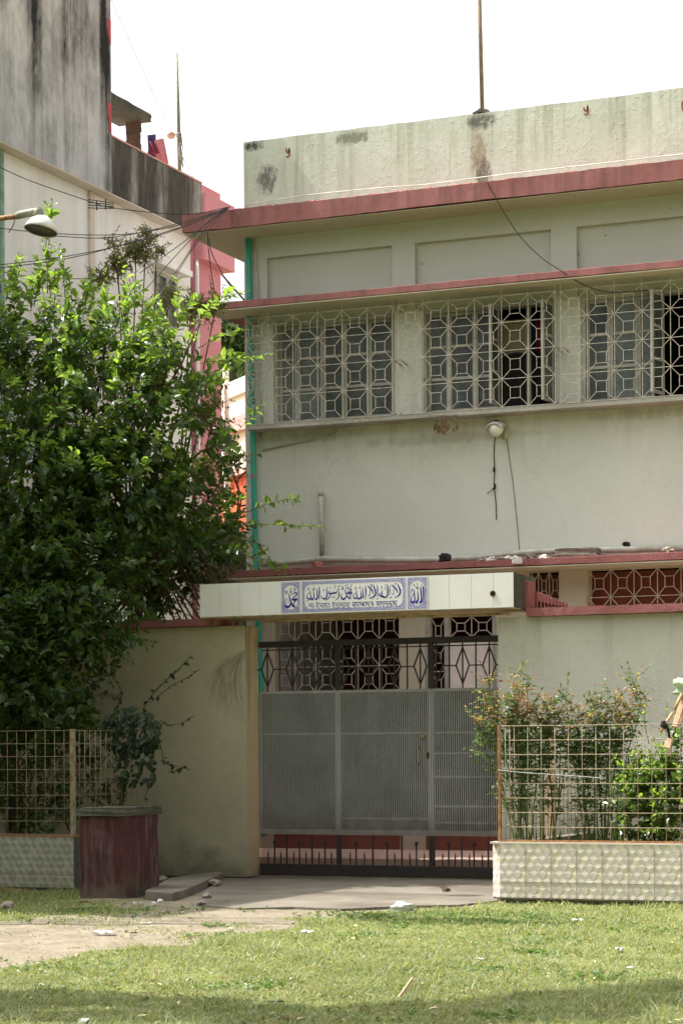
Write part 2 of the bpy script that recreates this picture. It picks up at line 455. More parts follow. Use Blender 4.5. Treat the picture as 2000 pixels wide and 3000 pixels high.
M['mortar'] = simple('grey_mortar', lin(128, 120, 108), 0.95, 0.3, 14, 0.8)
M['cloth_pink'] = simple('pink_cloth', lin(206, 128, 138), 0.9, 0.15)
M['cloth_navy'] = simple('navy_cloth', lin(66, 58, 104), 0.9, 0.15)
M['cloth_maroon'] = simple('maroon_cloth', lin(142, 48, 66), 0.9, 0.2)
M['cloth_blue'] = simple('blue_cloth', lin(58, 62, 108), 0.9, 0.2)
M['cloth_cream'] = simple('cream_board', lin(186, 172, 144), 0.9, 0.1)
M['dish'] = simple('peach_plastic', lin(224, 180, 160), 0.6, 0.15)
M['orange'] = plaster('orange_painted_wall', lin(226, 108, 70), lin(208, 92, 60), bump=0.3, fine=0.6)
M['farwhite'] = plaster('far_white_wall', lin(236, 228, 214), lin(224, 214, 198), bump=0.2, fine=0.4)
M['farpink'] = plaster('far_pink_band', lin(214, 170, 160), lin(198, 150, 142), bump=0.2)
def _stonetile(name, a, b):
    t = NT(name)
    g = t.node('ShaderNodeNewGeometry')
    c = t.mix(t.ramp(t.noise(2.0, 5), 0.3, 0.7), a, b)
    c = t.mix(t.ramp(t.noise(16, 5, 0.7), 0.58, 0.75, 0, 0.4), c, tuple(x * 0.55 for x in b[:3]) + (1,))
    return t.set(c, 0.38, t.bump(t.noise(70, 3), 0.1, 0.003), 0.4)
M['rtile'] = _stonetile('relief_tile', lin(220, 211, 201), lin(211, 201, 190))
M['rtile_in'] = _stonetile('relief_tile_groove', lin(198, 189, 180), lin(188, 179, 169))
M['rtile_y'] = _stonetile('relief_tile_accent', lin(206, 203, 176), lin(198, 195, 162))
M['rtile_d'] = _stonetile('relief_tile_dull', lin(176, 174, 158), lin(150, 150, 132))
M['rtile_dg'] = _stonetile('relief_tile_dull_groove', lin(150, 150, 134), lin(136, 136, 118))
M['maroon_wash'] = plaster('maroon_distemper', lin(88, 50, 50), lin(72, 44, 45), bump=0.7, streak=((0.30, 0.22, 0.21, 1), 0.4, 13.0), fine=1.0, zdirt=((0.12, 0.10, 0.07, 1), 0.0, 0.22, 0.9))
M['wood'] = simple('pale_wood', lin(206, 178, 150), 0.75, 0.25, 14, 0.4, col2=lin(166, 128, 98))
M['bamboo'] = simple('bamboo_cane', lin(190, 150, 110), 0.6, 0.25, 14, 0.3)
M['palecloth'] = simple('pale_green_cloth', lin(186, 200, 168), 0.9, 0.3, 10, 0.5, col2=lin(120, 144, 112))
M['bark'] = simple('dark_bark', lin(78, 64, 50), 0.95, 0.4, 14, 1.0, bsc=30)
M['stem'] = simple('woody_stem', lin(96, 80, 60), 0.9, 0.3, 14, 0.5)
M['stem_green'] = simple('green_stem', lin(104, 116, 62), 0.8, 0.2, 14, 0.2)
M['leaf_tree'] = leafmat('glossy_leaf', (0.020, 0.052, 0.012, 1), (0.085, 0.135, 0.024, 1), 0.36, 0.34, spec=.6, tcol=(.085, .21, .022, 1))
M['leaf_sunlit'] = leafmat('sunlit_leaf', (0.10, 0.18, 0.03, 1), (0.18, 0.27, 0.05, 1), 0.5, 0.30, spec=.6, tcol=(.34, .52, .08, 1))  # brighter leaf colour standing in for sun on the upper shoots
M['leaf_olive'] = leafmat('small_olive_leaf', (0.11, 0.14, 0.045, 1), (0.20, 0.17, 0.08, 1), 0.35, 0.42)
M['leaf_dark'] = leafmat('dark_broad_leaf', (0.018, 0.034, 0.012, 1), (0.032, 0.054, 0.02, 1), 0.2, 0.42, spec=.3)
M['leaf_rose'] = leafmat('rose_leaf', (0.05, 0.10, 0.03, 1), (0.11, 0.17, 0.05, 1), 0.35, 0.42)
M['leaf_red'] = leafmat('young_rose_leaf', (0.30, 0.15, 0.10, 1), (0.30, 0.24, 0.10, 1), 0.4, 0.4, tcol=(0.45, 0.25, 0.15, 1))
M['leaf_far'] = leafmat('far_leaf', (0.04, 0.075, 0.02, 1), (0.07, 0.11, 0.03, 1), 0.3, 0.45)
M['leaf_weed'] = leafmat('weed_leaf', (0.055, 0.12, 0.025, 1), (0.12, 0.19, 0.05, 1), 0.3, 0.45)
M['flower'] = simple('red_petal', lin(196, 30, 34), 0.6, 0.2)
M['dryleaf'] = simple('dry_leaf', lin(124, 98, 72), 0.8, 0.3, 20, col2=lin(86, 64, 46))
M['paper'] = simple('white_paper', lin(226, 224, 218), 0.8, 0.1)
M['plasticbag'] = simple('white_plastic', lin(220, 222, 222), 0.4, 0.1)
M['stone'] = simple('grey_stone', lin(158, 148, 132), 0.9, 0.3, 20, 0.6)
M['blackrag'] = simple('black_rag', lin(36, 34, 32), 0.9)
M['notice'] = simple('faded_notice', lin(198, 180, 168), 0.8, 0.12)
M['redletter'] = simple('red_paint_mark', lin(150, 98, 88), 0.9, 0.2)

rng = random.Random(7)
nrs = np.random.default_rng(11)
YW = 26.0            # facade wall plane
YG = 23.35           # gate plane
YC = 23.0            # boundary wall front

def wavy(m, x0, x1, y0, y1, z0, z1, amp=.006, step=.11, seed=1):
    """slab whose front edges were cast and painted by hand: slightly wavy arrises"""
    r_ = random.Random(seed); n = max(2, int((x1 - x0) / step)); V = []
    ph = [r_.uniform(0, 6) for _ in range(4)]
    for i in range(n + 1):
        x = x0 + (x1 - x0) * i / n
        w = lambda k: amp * (.7 * math.sin(x * 1.3 + ph[k]) + r_.uniform(-.6, .6))
        dy = amp * r_.uniform(-.4, .4)
        V += [(x, y0 + dy, z0 + w(0)), (x, y0 + dy, z1 + w(1)), (x, y1, z1), (x, y1, z0)]
    fs = []
    for i in range(n):
        a, b = i * 4, i * 4 + 4
        fs += [(a, b, b + 1, a + 1), (a + 1, b + 1, b + 2, a + 2), (a + 2, b + 2, b + 3, a + 3), (a + 3, b + 3, b, a)]
    fs += [(0, 1, 2, 3), (n * 4 + 3, n * 4 + 2, n * 4 + 1, n * 4)]
    return m.add(V, fs)

# ------------------------------------------------------------------ ground, one sheet (dirt / lawn soil by a per-vertex material mask)
DIRT = [G(*p) for p in [(-300, 2712), (130, 2690), (420, 2672), (640, 2680), (900, 2690), (985, 2698), (850, 2716), (700, 2728), (520, 2752), (380, 2772), (250, 2800), (60, 2840), (-300, 2880)]]
BARE = [G(*p) for p in [(200, 2560), (620, 2565), (1440, 2570), (1445, 2640), (1180, 2668), (960, 2690), (560, 2690), (380, 2650)]]
def sdist(poly, xs, ys):
    """signed distance (inside negative) to a polygon on the ground, vectorised"""
    d = np.full(xs.shape, 1e9); ins = np.zeros(xs.shape, bool)
    n = len(poly)
    for i in range(n):
        ax, ay = poly[i].x, poly[i].y; bx, by = poly[(i + 1) % n].x, poly[(i + 1) % n].y
        ex, ey = bx - ax, by - ay
        t = np.clip(((xs - ax) * ex + (ys - ay) * ey) / (ex * ex + ey * ey), 0, 1)
        d = np.minimum(d, np.hypot(xs - ax - t * ex, ys - ay - t * ey))
        c = ((ay > ys) != (by > ys)) & (xs < (bx - ax) * (ys - ay) / (by - ay + 1e-12) + ax)
        ins ^= c
    return np.where(ins, -d, d)
_ph = [(nrs.uniform(0.6, 5.0) * s, nrs.uniform(0, 6.28), nrs.uniform(0, 6.28)) for s in (1, 1, 1, 2, 2, 3, 3, 4)]
def wav(xs, ys):
    v = np.zeros(xs.shape)
    for (k, a, b) in _ph:
        v += np.sin(k * (xs * math.cos(a) + ys * math.sin(a)) * 2 + b) / (1 + 0.3 * k)
    return v / 2.2
def dirtmask(xs, ys):
    d = np.minimum(sdist(DIRT, xs, ys), sdist(BARE, xs, ys))
    return np.clip(0.5 - (d + 0.34 * wav(xs, ys) + 0.16 * wav(xs * 3.1 + 4, ys * 3.1)) / 0.45, 0, 1)
def gheight(xs, ys):
    near = np.clip((23.5 - ys) / 3.0, 0, 1)
    return near * (0.012 * wav(xs * 0.7, ys * 0.7) + 0.006 * wav(xs * 3 + 9, ys * 3)) - 0.012

gx = np.concatenate([[-400, -120, -50, -25, -17], np.arange(-14.5, 0.5, 0.07), [2, 8, 20, 60, 160, 400]])
gy = np.concatenate([[-300, -80, -20, 0, 6], np.arange(8.6, 23.6, 0.07), [24.5, 26, 30, 40, 80, 200, 600]])
GX, GY = np.meshgrid(gx, gy)
GZ = gheight(GX, GY)
nx, ny = len(gx), len(gy)
me = bpy.data.meshes.new('ground')
verts = np.stack([GX.ravel(), GY.ravel(), GZ.ravel()], 1)
ii = np.arange(nx * ny).reshape(ny, nx)
fa = np.stack([ii[:-1, :-1].ravel(), ii[:-1, 1:].ravel(), ii[1:, 1:].ravel(), ii[1:, :-1].ravel()], 1)
me.from_pydata(verts.tolist(), [], fa.tolist())
at_ = me.attributes.new('bare', 'FLOAT', 'POINT')
at_.data.foreach_set('value', dirtmask(GX, GY).ravel().astype(np.float32))
me.polygons.foreach_set('use_smooth', [True] * len(me.polygons))
def _ground():
    t = NT('soil')
    a = t.node('ShaderNodeAttribute', attribute_name='bare').outputs['Fac']
    soil = t.mix(t.ramp(t.noise(2.2, 7, 0.7), 0.3, 0.7), lin(168, 158, 138), lin(132, 121, 103))
    soil = t.mix(t.ramp(t.noise(38, 5, 0.7), 0.5, 0.75, 0, 0.5), soil, lin(100, 84, 66))
    soil = t.mix(t.ramp(t.noise(85, 3, 0.6), 0.64, 0.70, 0, 0.8), soil, lin(186, 176, 160))
    soil = t.mix(t.ramp(t.noise(5, 6, 0.75), 0.58, 0.68, 0, 0.55), soil, lin(92, 84, 58))
    under = t.mix(t.ramp(t.noise(1.3, 6, 0.7), 0.32, 0.68), lin(124, 132, 76), lin(108, 120, 66))
    under = t.mix(t.ramp(t.noise(42, 5, 0.7), 0.45, 0.75, 0, 0.7), under, lin(170, 160, 116))
    f = t.ramp(t.math('ADD', a, t.math('MULTIPLY', t.math('SUBTRACT', t.noise(6, 6, 0.7), 0.5), 0.9)), 0.35, 0.62)
    nrm = t.bump(t.noise(60, 5, 0.7), 0.9, 0.02)
    nrm = t.bump(t.noise(9, 5, 0.65), 0.8, 0.06, nrm)
    return t.set(t.mix(f, under, soil), 0.95, nrm, 0.15)
me.materials.append(_ground())
ground = bpy.data.objects.new('ground', me); COL.objects.link(ground)
tag(ground, 'lawn soil and trodden brown earth in front of the gate', 'ground', kind='structure')

# concrete apron in front of the gate
mb = MB()
ap = [(655, 2573), (1080, 2574), (1475, 2579), (1455, 2640), (1340, 2652), (1180, 2655), (1000, 2664), (860, 2658), (700, 2662), (575, 2652), (585, 2618)]
pts = [G(*p) for p in ap]
mb.prism([(p.x, p.y, -0.05) for p in pts], (0, 0, 0.054))
ap_o = mb.build('driveway', M['concrete'])
tag(ap_o, 'worn grey concrete apron in front of the gate', 'driveway', kind='structure')
mb = MB()
pts = [G(*p) for p in [(500, 2592), (640, 2573), (655, 2577), (545, 2628), (505, 2640), (425, 2632)]]
mb.prism([(p.x, p.y, -0.05) for p in pts], (0, 0, 0.13))
o = mb.build('drain_slab', M['concrete'], bevel=0.012)
tag(o, 'low concrete slab on the ground between the maroon block and the gate apron', 'slab')

# ------------------------------------------------------------------ main building
XL, XR = -12.28, -2.6
ZROOF = 8.15          # underside of the roof slab
B = empty('house', (XL, YW, 0), 'two storey pale green house with red roof edge and barred windows', 'house')
wins = [(800, 1155), (1235, 1625), (1700, 2100)]
wz0, wz1 = 5.64, 6.98
wx = [(X(a, 1060, YW), X(b, 1050, YW)) for a, b in wins]
ZCH = 3.668            # ground-floor sunshade underside
mb = MB()
# lower band of the first floor and the window piers
mb.box(XL, XR, YW, YW + 0.25, ZCH + 0.02, wz0)
xs = [XL] + [v for w in wx for v in w] + [XR]
for i in range(0, len(xs), 2):
    mb.box(xs[i], xs[i + 1], YW, YW + 0.25, wz0, wz1)
# other outside walls
mb.box(XL, XL + 0.25, YW + 0.25, YW + 8, 0, ZROOF)
mb.box(XR - 0.25, XR, YW + 0.25, YW + 8, 0, ZROOF)
mb.box(XL, XR, YW + 8, YW + 8.25, 0, ZROOF)
mb.build('wall', M['wall'], B)
mb = MB()
panels = [(782, 1148), (1215, 1613), (1688, 2088)]
zpt = 7.83
pxs = [(X(a, 800, YW), X(b, 770, YW)) for a, b in panels]
xs = [XL] + [v for w in pxs for v in w] + [XR]
for i in range(0, len(xs), 2):
    mb.box(xs[i], xs[i + 1], YW, YW + 0.25, wz1, zpt)
for a, b in pxs: mb.box(a, b, YW + 0.07, YW + 0.25, wz1, zpt)
mb.box(XL, XR, YW, YW + 0.25, zpt, ZROOF)
mb.build('upper_wall', M['wall_top'], B)
# roof slab with broken upper lip
YS = YW - 0.6
xsl = at(533, 650, y=YS).x
mb = MB()
wavy(mb, xsl, XR, YS, YW + 8.4, ZROOF - 0.03, ZROOF + 0.19, .008, .11, 1)
rs = mb.build('roof_slab', [M['pink'], M['soffit']], B)
mb = MB()
mb.box(xsl + 0.02, XR, YS + 0.02, YW - 0.002, ZROOF - 0.05, ZROOF - 0.044)
mb.box(xsl + 0.02, XL - 0.002, YW, YW + 8, ZROOF - 0.05, ZROOF - 0.044)
mb.build('soffit', M['soffit'], rs)
# rough lip made of small knocks along the slab edge
mb = MB()
x = xsl
lr = random.Random(3)
while x < XR:
    w = lr.uniform(0.015, 0.09); h = lr.uniform(0.004, 0.028)
    d = lr.uniform(0.0, 0.03)
    mb.add([(x, YS + 0.004 + d, ZROOF + 0.188), (x + w, YS + 0.004 + d * 0.6, ZROOF + 0.188), (x + w, YS + 0.2, ZROOF + 0.19), (x, YS + 0.2, ZROOF + 0.19),
            (x + w * 0.1, YS + 0.03 + d, ZROOF + 0.19 + h), (x + w * 0.9, YS + 0.025 + d, ZROOF + 0.19 + h * lr.uniform(0.6, 1)), (x + w, YS + 0.2, ZROOF + 0.21), (x, YS + 0.2, ZROOF + 0.21)],
           [(0, 1, 5, 4), (4, 5, 6, 7), (0, 4, 7, 3), (1, 2, 6, 5)])
    x += w
mb.build('broken_edge', M['broken'], rs)
# parapet
mb = MB()
x0 = XL + 0.0
n = 60
top = []
for i in range(n + 1):
    xx = x0 + (XR - x0) * i / n
    top.append((xx, 9.36 + lr.uniform(-0.006, 0.006)))
for i in range(n):
    (xa, za), (xb, zb) = top[i], top[i + 1]
    mb.add([(xa, YW, 8.34), (xb, YW, 8.34), (xb, YW, zb), (xa, YW, za), (xa, YW + 0.14, za), (xb, YW + 0.14, zb), (xa, YW + 0.14, 8.34), (xb, YW + 0.14, 8.34)],
           [(0, 1, 2, 3), (3, 2, 5, 4), (4, 5, 7, 6)])
mb.box(x0, x0 + 0.14, YW + 0.14, YW + 8.2, 8.34, 9.355)
mb.quad((x0, YW, 8.34), (x0, YW, 9.36), (x0, YW + 0.14, 9.36), (x0, YW + 0.14, 8.34))
mb.build('parapet', M['parapet'], B)
# painted marks on the parapet
def mark(pts, w, Y, mat, name, parent, th=0.004):
    m = MB()
    stroke(m, pts, Y, th, w)
    return m.build(name, mat, parent)
def stroke(m, pts, Y, th=0.002, w=None, sc=None):
    """flat ribbon with varying width; pts are (x, z, w) in world units"""
    P = [(p[0], p[1], (p[2] if len(p) > 2 else w)) for p in pts]
    # smooth once (Catmull-Rom)
    if len(P) > 2:
        Q = []
        for i in range(len(P) - 1):
            p0, p1, p2, p3 = P[max(i - 1, 0)], P[i], P[i + 1], P[min(i + 2, len(P) - 1)]
            for t in (0, 0.25, 0.5, 0.75):
                Q.append(tuple(0.5 * (2 * p1[k] + (p2[k] - p0[k]) * t + (2 * p0[k] - 5 * p1[k] + 4 * p2[k] - p3[k]) * t * t + (3 * p1[k] - p0[k] - 3 * p2[k] + p3[k]) * t ** 3) for k in range(3)))
        Q.append(P[-1]); P = Q
    n = len(P); L, Rr = [], []
    for i in range(n):
        a, b = P[max(i - 1, 0)], P[min(i + 1, n - 1)]
        dx, dz = b[0] - a[0], b[1] - a[1]
        l = math.hypot(dx, dz) or 1e-6
        nx_, nz_ = -dz / l, dx / l
        h = max(P[i][2], 1e-4) / 2
        L.append((P[i][0] + nx_ * h, P[i][1] + nz_ * h)); Rr.append((P[i][0] - nx_ * h, P[i][1] - nz_ * h))
    vs = [(x, Y, z) for x, z in L] + [(x, Y, z) for x, z in Rr] + [(x, Y + th, z) for x, z in L] + [(x, Y + th, z) for x, z in Rr]
    fs = []
    for i in range(n - 1):
        fs.append((n + i, n + i + 1, i + 1, i))
        fs.append((2 * n + i, 2 * n + i + 1, i + 1, i)); fs.append((3 * n + i, n + i, n + i + 1, 3 * n + i + 1))
    fs.append((0, n, 3 * n, 2 * n)); fs.append((n - 1, 3 * n - 1, 4 * n - 1, 2 * n - 1))
    m.add(vs, fs)
def pxstroke(m, pts, Y, ox=0, oy=0, sc=1.0, th=0.002, pxm=None):
    out = []
    for p in pts:
        q = at(ox + p[0] / sc, oy + p[1] / sc, y=Y)
        out.append((q.x, q.z, (p[2] / sc) * pxm))
    stroke(m, out, Y, th)
pm = (at(1100, 440, y=YW).x - at(1000, 440, y=YW).x) / 100
m1 = MB()
for s in ([(395, 490, 9), (397, 512, 11), (408, 515, 10), (412, 490, 9)], [(412, 490, 9), (412, 525, 10), (404, 543, 9), (392, 540, 8)]):
    pxstroke(m1, s, YW - 0.004, 650, 200, 2.09, pxm=pm)
m1.build('painted_mark', M['redletter'], B)
m1 = MB()
for s in ([(1562, 215, 8), (1560, 245, 11), (1566, 280, 10)],): pxstroke(m1, s, YW - 0.004, 1300, 200, 2.24, pxm=pm)
m1.build('painted_mark', M['redletter'], B)
m1 = MB()
for s in ([(915, 255, 8), (922, 278, 11), (938, 275, 11), (940, 245, 8)], [(940, 245, 8), (942, 290, 11), (930, 305, 9), (915, 298, 8)]):
    pxstroke(m1, s, YW - 0.004, 1300, 200, 2.24, pxm=pm)
m1.build('painted_mark', M['redletter'], B)

# sunshade over the first-floor windows
YCH = YW - 0.55
xch = at(598, 895, y=YCH).x
mb = MB()
wavy(mb, xch, XR, YCH, YW - 0.002, 7.10, 7.185, .004, .13, 2)
ch = mb.build('sunshade', M['pink'], B, bevel=0.006)
MB().box(xch + 0.004, XR, YCH + 0.005, YW - 0.002, 7.082, 7.0935).build('soffit', M['soffit'], ch)
mb = MB(); mb.box(xch, XL - 0.002, YW, YW + 1.2, 7.10, 7.185); mb.build('sunshade_return', M['pink'], ch)
# ground-floor sunshade
YGC = YW - 0.6
xg = at(770, 1680, y=YGC).x
mb = MB(); wavy(mb, XL, XR, YGC, YW - 0.002, ZCH, ZCH + 0.085, .006, .1, 3)
g2 = mb.build('lower_sunshade', M['pink_rough'], B, bevel=0.006)
MB().box(XL + 0.004, XR, YGC + 0.005, YW - 0.002, ZCH - 0.022, ZCH - 0.010).build('soffit', M['soffit'], g2)
MB().box(XL, XR, YW, YW + 0.25, 3.64, ZCH + 0.02).build('lintel_beam', M['reveal'], B)

# windows: frame, sashes, panes.   columns given as (px left, px right, type)
def pane_rows(z0, z1, k=3):
    g = 0.036; h = (z1 - z0 - g * (k + 1)) / k
    return [(z0 + g + i * (h + g), z0 + g + i * (h + g) + h) for i in range(k)]
def sash(parent, xa, xb, Yp, z0, z1, glassmat, name='sash'):
    m = MB()
    s = 0.034
    m.box(xa, xa + s, Yp, Yp + 0.035, z0, z1); m.box(xb - s, xb, Yp, Yp + 0.035, z0, z1)
    rows = pane_rows(z0, z1)
    zz = [z0] + [v for r in rows for v in r] + [z1]
    for i in range(0, len(zz), 2): m.box(xa + s, xb - s, Yp + 0.003, Yp + 0.032, zz[i], zz[i + 1])
    o = m.build(name, M['frame'], parent)
    m = MB()
    for (a, b) in rows: m.box(xa + s, xb - s, Yp + 0.014, Yp + 0.019, a, b)
    m.build('pane', glassmat, parent)
    return o
def open_leaf(parent, xh, Yp, z0, z1, out, ang, width=0.36):
    """casement swung open towards the outside, hinged at xh"""
    m = MB(); g = MB()
    ca, sa = math.cos(ang) * out, -math.sin(ang)
    def bx(mm, a, b, za, zb, t0, t1):
        nx_, ny_ = -sa, ca
        ps = [(xh + ca * u + nx_ * t, Yp + sa * u + ny_ * t) for u, t in ((a, t0), (b, t0), (b, t1), (a, t1))]
        mm.prism([(p[0], p[1], za) for p in ps], (0, 0, zb - za))
    s = 0.045
    bx(m, 0, s, z0, z1, -0.015, 0.015); bx(m, width - s, width, z0, z1, -0.015, 0.015)
    rows = pane_rows(z0, z1)
    zz = [z0] + [v for r in rows for v in r] + [z1]
    for i in range(0, len(zz), 2): bx(m, s, width - s, zz[i], zz[i + 1], -0.013, 0.013)
    for (a, b) in rows: bx(g, s, width - s, a, b, -0.003, 0.003)
    m.build('open_sash', M['frame'], parent); g.build('pane', M['glass'], parent)
YWI = YW + 0.10
def winx(zx): return at(650 + zx / 2.0907, 1060, y=YWI).x
def winx5(zx): return at(1150 + zx / 1.8447, 1045, y=YWI).x
def window(cols, xa, xb, label=None):
    m = MB()
    t = 0.05
    m.box(xa, xa + t, YW + 0.03, YW + 0.2, wz0, wz1); m.box(xb - t, xb, YW + 0.03, YW + 0.2, wz0, wz1)
    m.box(xa + t, xb - t, YW + 0.03, YW + 0.2, wz0, wz0 + t); m.box(xa + t, xb - t, YW + 0.03, YW + 0.2, wz1 - t, wz1)
    w = m.build('window', M['frame'], B)
    for (a, b, k) in cols:
        a, b = max(a, xa + t), min(b, xb - t)
        if k == 'd': continue
        sash(w, a, b, YWI, wz0 + t, wz1 - t, M['glass_pale'] if k == 'p' else M['glass'])
    return w
w1 = window([(winx(320), winx(460), 'p'), (winx(462), winx(618), 'p'), (winx(620), winx(748), 'g'), (winx(750), winx(900), 'g'), (winx(902), winx(1060), 'g')], *wx[0])
w2 = window([(winx5(160), winx5(302), 'g'), (winx5(304), winx5(444), 'g'), (winx5(446), winx5(560), 'g')], *wx[1])
open_leaf(w2, winx5(584), YW + 0.02, wz0 + .06, wz1 - .06, 1, math.radians(91), 0.32)
open_leaf(w2, wx[1][1] - .03, YW + 0.02, wz0 + .06, wz1 - .06, -1, math.radians(84), 0.34)
MB().box(winx5(722), winx5(742), YWI, YWI + 0.06, wz0 + .05, wz1 - .05).build('mullion', M['frame'], w2)
w3 = window([(winx5(1030), winx5(1172), 'g'), (winx5(1174), winx5(1322), 'p'), (winx5(1324), winx5(1410), 'p')], *wx[2])
open_leaf(w3, winx5(1470), YW + 0.02, wz0 + .06, wz1 - .06, 1, math.radians(100), 0.34)
# sill ledge under the bars
YGR = YW - 0.30
MB().box(at(722, 1250, y=YGR).x, XR, YGR, YW - 0.002, 5.575, 5.635).build('sill', M['frame'], B, bevel=0.006)
# rooms behind the windows: back wall and ceiling, so the openings are rooms and not holes
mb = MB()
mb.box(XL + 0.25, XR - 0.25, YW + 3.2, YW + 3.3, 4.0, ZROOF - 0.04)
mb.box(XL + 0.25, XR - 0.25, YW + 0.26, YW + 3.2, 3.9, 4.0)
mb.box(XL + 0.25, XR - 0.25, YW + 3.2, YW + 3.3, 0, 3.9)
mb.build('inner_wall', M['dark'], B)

# window bars: cells of a small square with diagonals to the corners
def grille(name, xs, zs, Y, w, parent, mat, skip_top=False, extra_top=None, diag=True):
    m = MB()
    t = 0.008
    for x in xs: m.bar((x, Y, zs[0]), (x, Y, extra_top or zs[-1]), w, t)
    for z in zs: m.bar((xs[0], Y - 0.004, z), (xs[-1], Y - 0.004, z), w, t)
    k = 0.19
    for i in range(len(xs) - 1):
        for j in range(len(zs) - 1):
            x0, x1, z0, z1 = xs[i], xs[i + 1], zs[j], zs[j + 1]
            cx, cz = (x0 + x1) / 2, (z0 + z1) / 2
            hx, hz = (x1 - x0) * k, (z1 - z0) * k
            c = [(cx - hx, cz - hz), (cx + hx, cz - hz), (cx + hx, cz + hz), (cx - hx, cz + hz)]
            for a in range(4):
                b = (a + 1) % 4
                m.bar((c[a][0], Y + 0.004, c[a][1]), (c[b][0], Y + 0.004, c[b][1]), w, t)
            for (q, e) in zip(c, ((x0, z0), (x1, z0), (x1, z1), (x0, z1))):
                m.bar((q[0], Y + 0.006, q[1]), (e[0], Y + 0.006, e[1]), w, t)
    return m.build(name, mat, parent)
gz_ = [5.64, 5.985, 6.33, 6.675, 7.0]
def g4(z): return at(650 + z / 2.0907, 1080, y=YGR).x
def g5(z): return at(1150 + z / 1.8447, 1050, y=YGR).x
gA = [g4(v) for v in (145, 286, 435, 586, 737, 890, 1045)]
gB = [g5(v) for v in (30, 163, 302, 443, 588, 731, 876)]
gC = [g5(v) for v in (907, 1050, 1198, 1347, 1500)]
while len(gC) < 7: gC.append(gC[-1] + (gC[1] - gC[0]))
for xs in (gA, gB, gC):
    gr = grille('window_grille', xs, gz_, YGR, 0.007, B, M['grille'], extra_top=7.085)
    for x in (xs[0], xs[-1]):
        for z in (5.66, 6.33, 6.98): MB().bar((x, YGR, z), (x, YW, z - 0.02), 0.02, 0.02).build('bracket', M['grille'], gr)
# side cheek of the first cage
m = MB()
for z in gz_: m.bar((gA[0], YGR, z), (gA[0], YW, z), 0.010)
for k in range(4):
    z0, z1 = gz_[k], gz_[k + 1]; ym = (YGR + YW) / 2; zm = (z0 + z1) / 2; h = 0.05
    for sy in (-1, 1):
        for sz in (-1, 1):
            m.bar((gA[0], ym + sy * h, zm + sz * h), (gA[0], YGR if sy < 0 else YW, z0 if sz < 0 else z1), 0.010)
        m.bar((gA[0], ym + sy * h, zm - h), (gA[0], ym + sy * h, zm + h), 0.010)
        m.bar((gA[0], ym - h, zm + sy * h), (gA[0], ym + h, zm + sy * h), 0.010)
m.build('grille_cheek', M['grille'], B)

# ground floor: verandah with barred openings
def gx_(px, py=1850): return at(px, py, y=YW).x
zt = 3.64
pil = [(XL, gx_(798)), (gx_(1168), gx_(1243)), (gx_(1453), gx_(1545)), (gx_(1636, 1720), gx_(1716, 1720))]
vp = plaster('verandah_pillar_paint', lin(206, 198, 182), lin(194, 184, 164), bump=0.2, fine=0.4)
for a, b in pil + [(gx_(2060, 1720), XR)]:
    MB().box(a, b, YW, YW + 0.25, 0.0, zt).build('verandah_pillar', vp, B)
m = MB()
m.box(XL + .26, XR - .26, YW + 2.6, YW + 2.7, 0.0, 3.6)
m.build('verandah_wall', M['redroom'], B)
MB().box(pil[2][0] + .2, XR - .26, YW + .45, YW + .5, 0.0, 3.639).build('vent_wall', M['redvent'], B)
MB().box(XL + .26, XR - .26, YW + .001, YW + 2.59, 0.0, 0.42).build('verandah_floor', M['stepred'], B, bevel=0.01)
cw = (gx_(1168) - gx_(798)) / 6
def lowgrille(xa, xb, z0, z1, n):
    zs = [z1 - 0.335 * k for k in range(int((z1 - z0) / 0.335) + 1)][::-1]
    xs = [xa + (xb - xa) * i / n for i in range(n + 1)]
    return grille('verandah_grille', xs, zs, YW + 0.06, 0.010, B, M['grille_low'])
lowgrille(pil[0][1], pil[1][0], 0.43, 3.20, 6)
lowgrille(pil[2][1] - .02, pil[3][0], 0.9, 3.635, 3)
lowgrille(pil[3][1], gx_(2060, 1720), 0.9, 3.635, 5)
# verandah door: white frame, bars above, white lower leaf
xa, xb = pil[1][1], pil[2][0]
m = MB()
m.box(xa, xa + .06, YW + .02, YW + .14, .0, 3.22); m.box(xb - .06, xb, YW + .02, YW + .14, .0, 3.22)
m.box(xa + .06, xb - .06, YW + .02, YW + .14, 3.12, 3.22)
xm = at(1305, 1850, y=YW).x
m.box(xm - .03, xm + .03, YW + .025, YW + .13, .0, 3.12)
dr = m.build('door', M['frame'], B)
MB().box(xm + .03, xb - .06, YW + .05, YW + .09, .36, 2.86).build('door_leaf', simple('white_door_paint', lin(232, 222, 216), 0.5, 0.1), dr)
MB().box(xa, xb, YW + 0.16, YW + 0.25, 3.22, zt).build('door_lintel', M['reveal'], dr)
grille('door_grille', [xm + .03 + (xb - xm - .09) * i / 2 for i in range(3)], [2.86, 3.12], YW + .07, .012, dr, M['grille_low'])
grille('door_grille', [xa + .06, xm - .03], [0.4 + .34 * k for k in range(9)], YW + .07, .012, dr, M['grille_low'])

# ------------------------------------------------------------------ courtyard floor behind the gate
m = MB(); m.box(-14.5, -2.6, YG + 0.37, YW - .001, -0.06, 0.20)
o = m.build('courtyard_floor', M['sunlit_cement']); tag(o, 'courtyard floor behind the gate, red cement paled to look sunlit', 'floor', kind='structure')

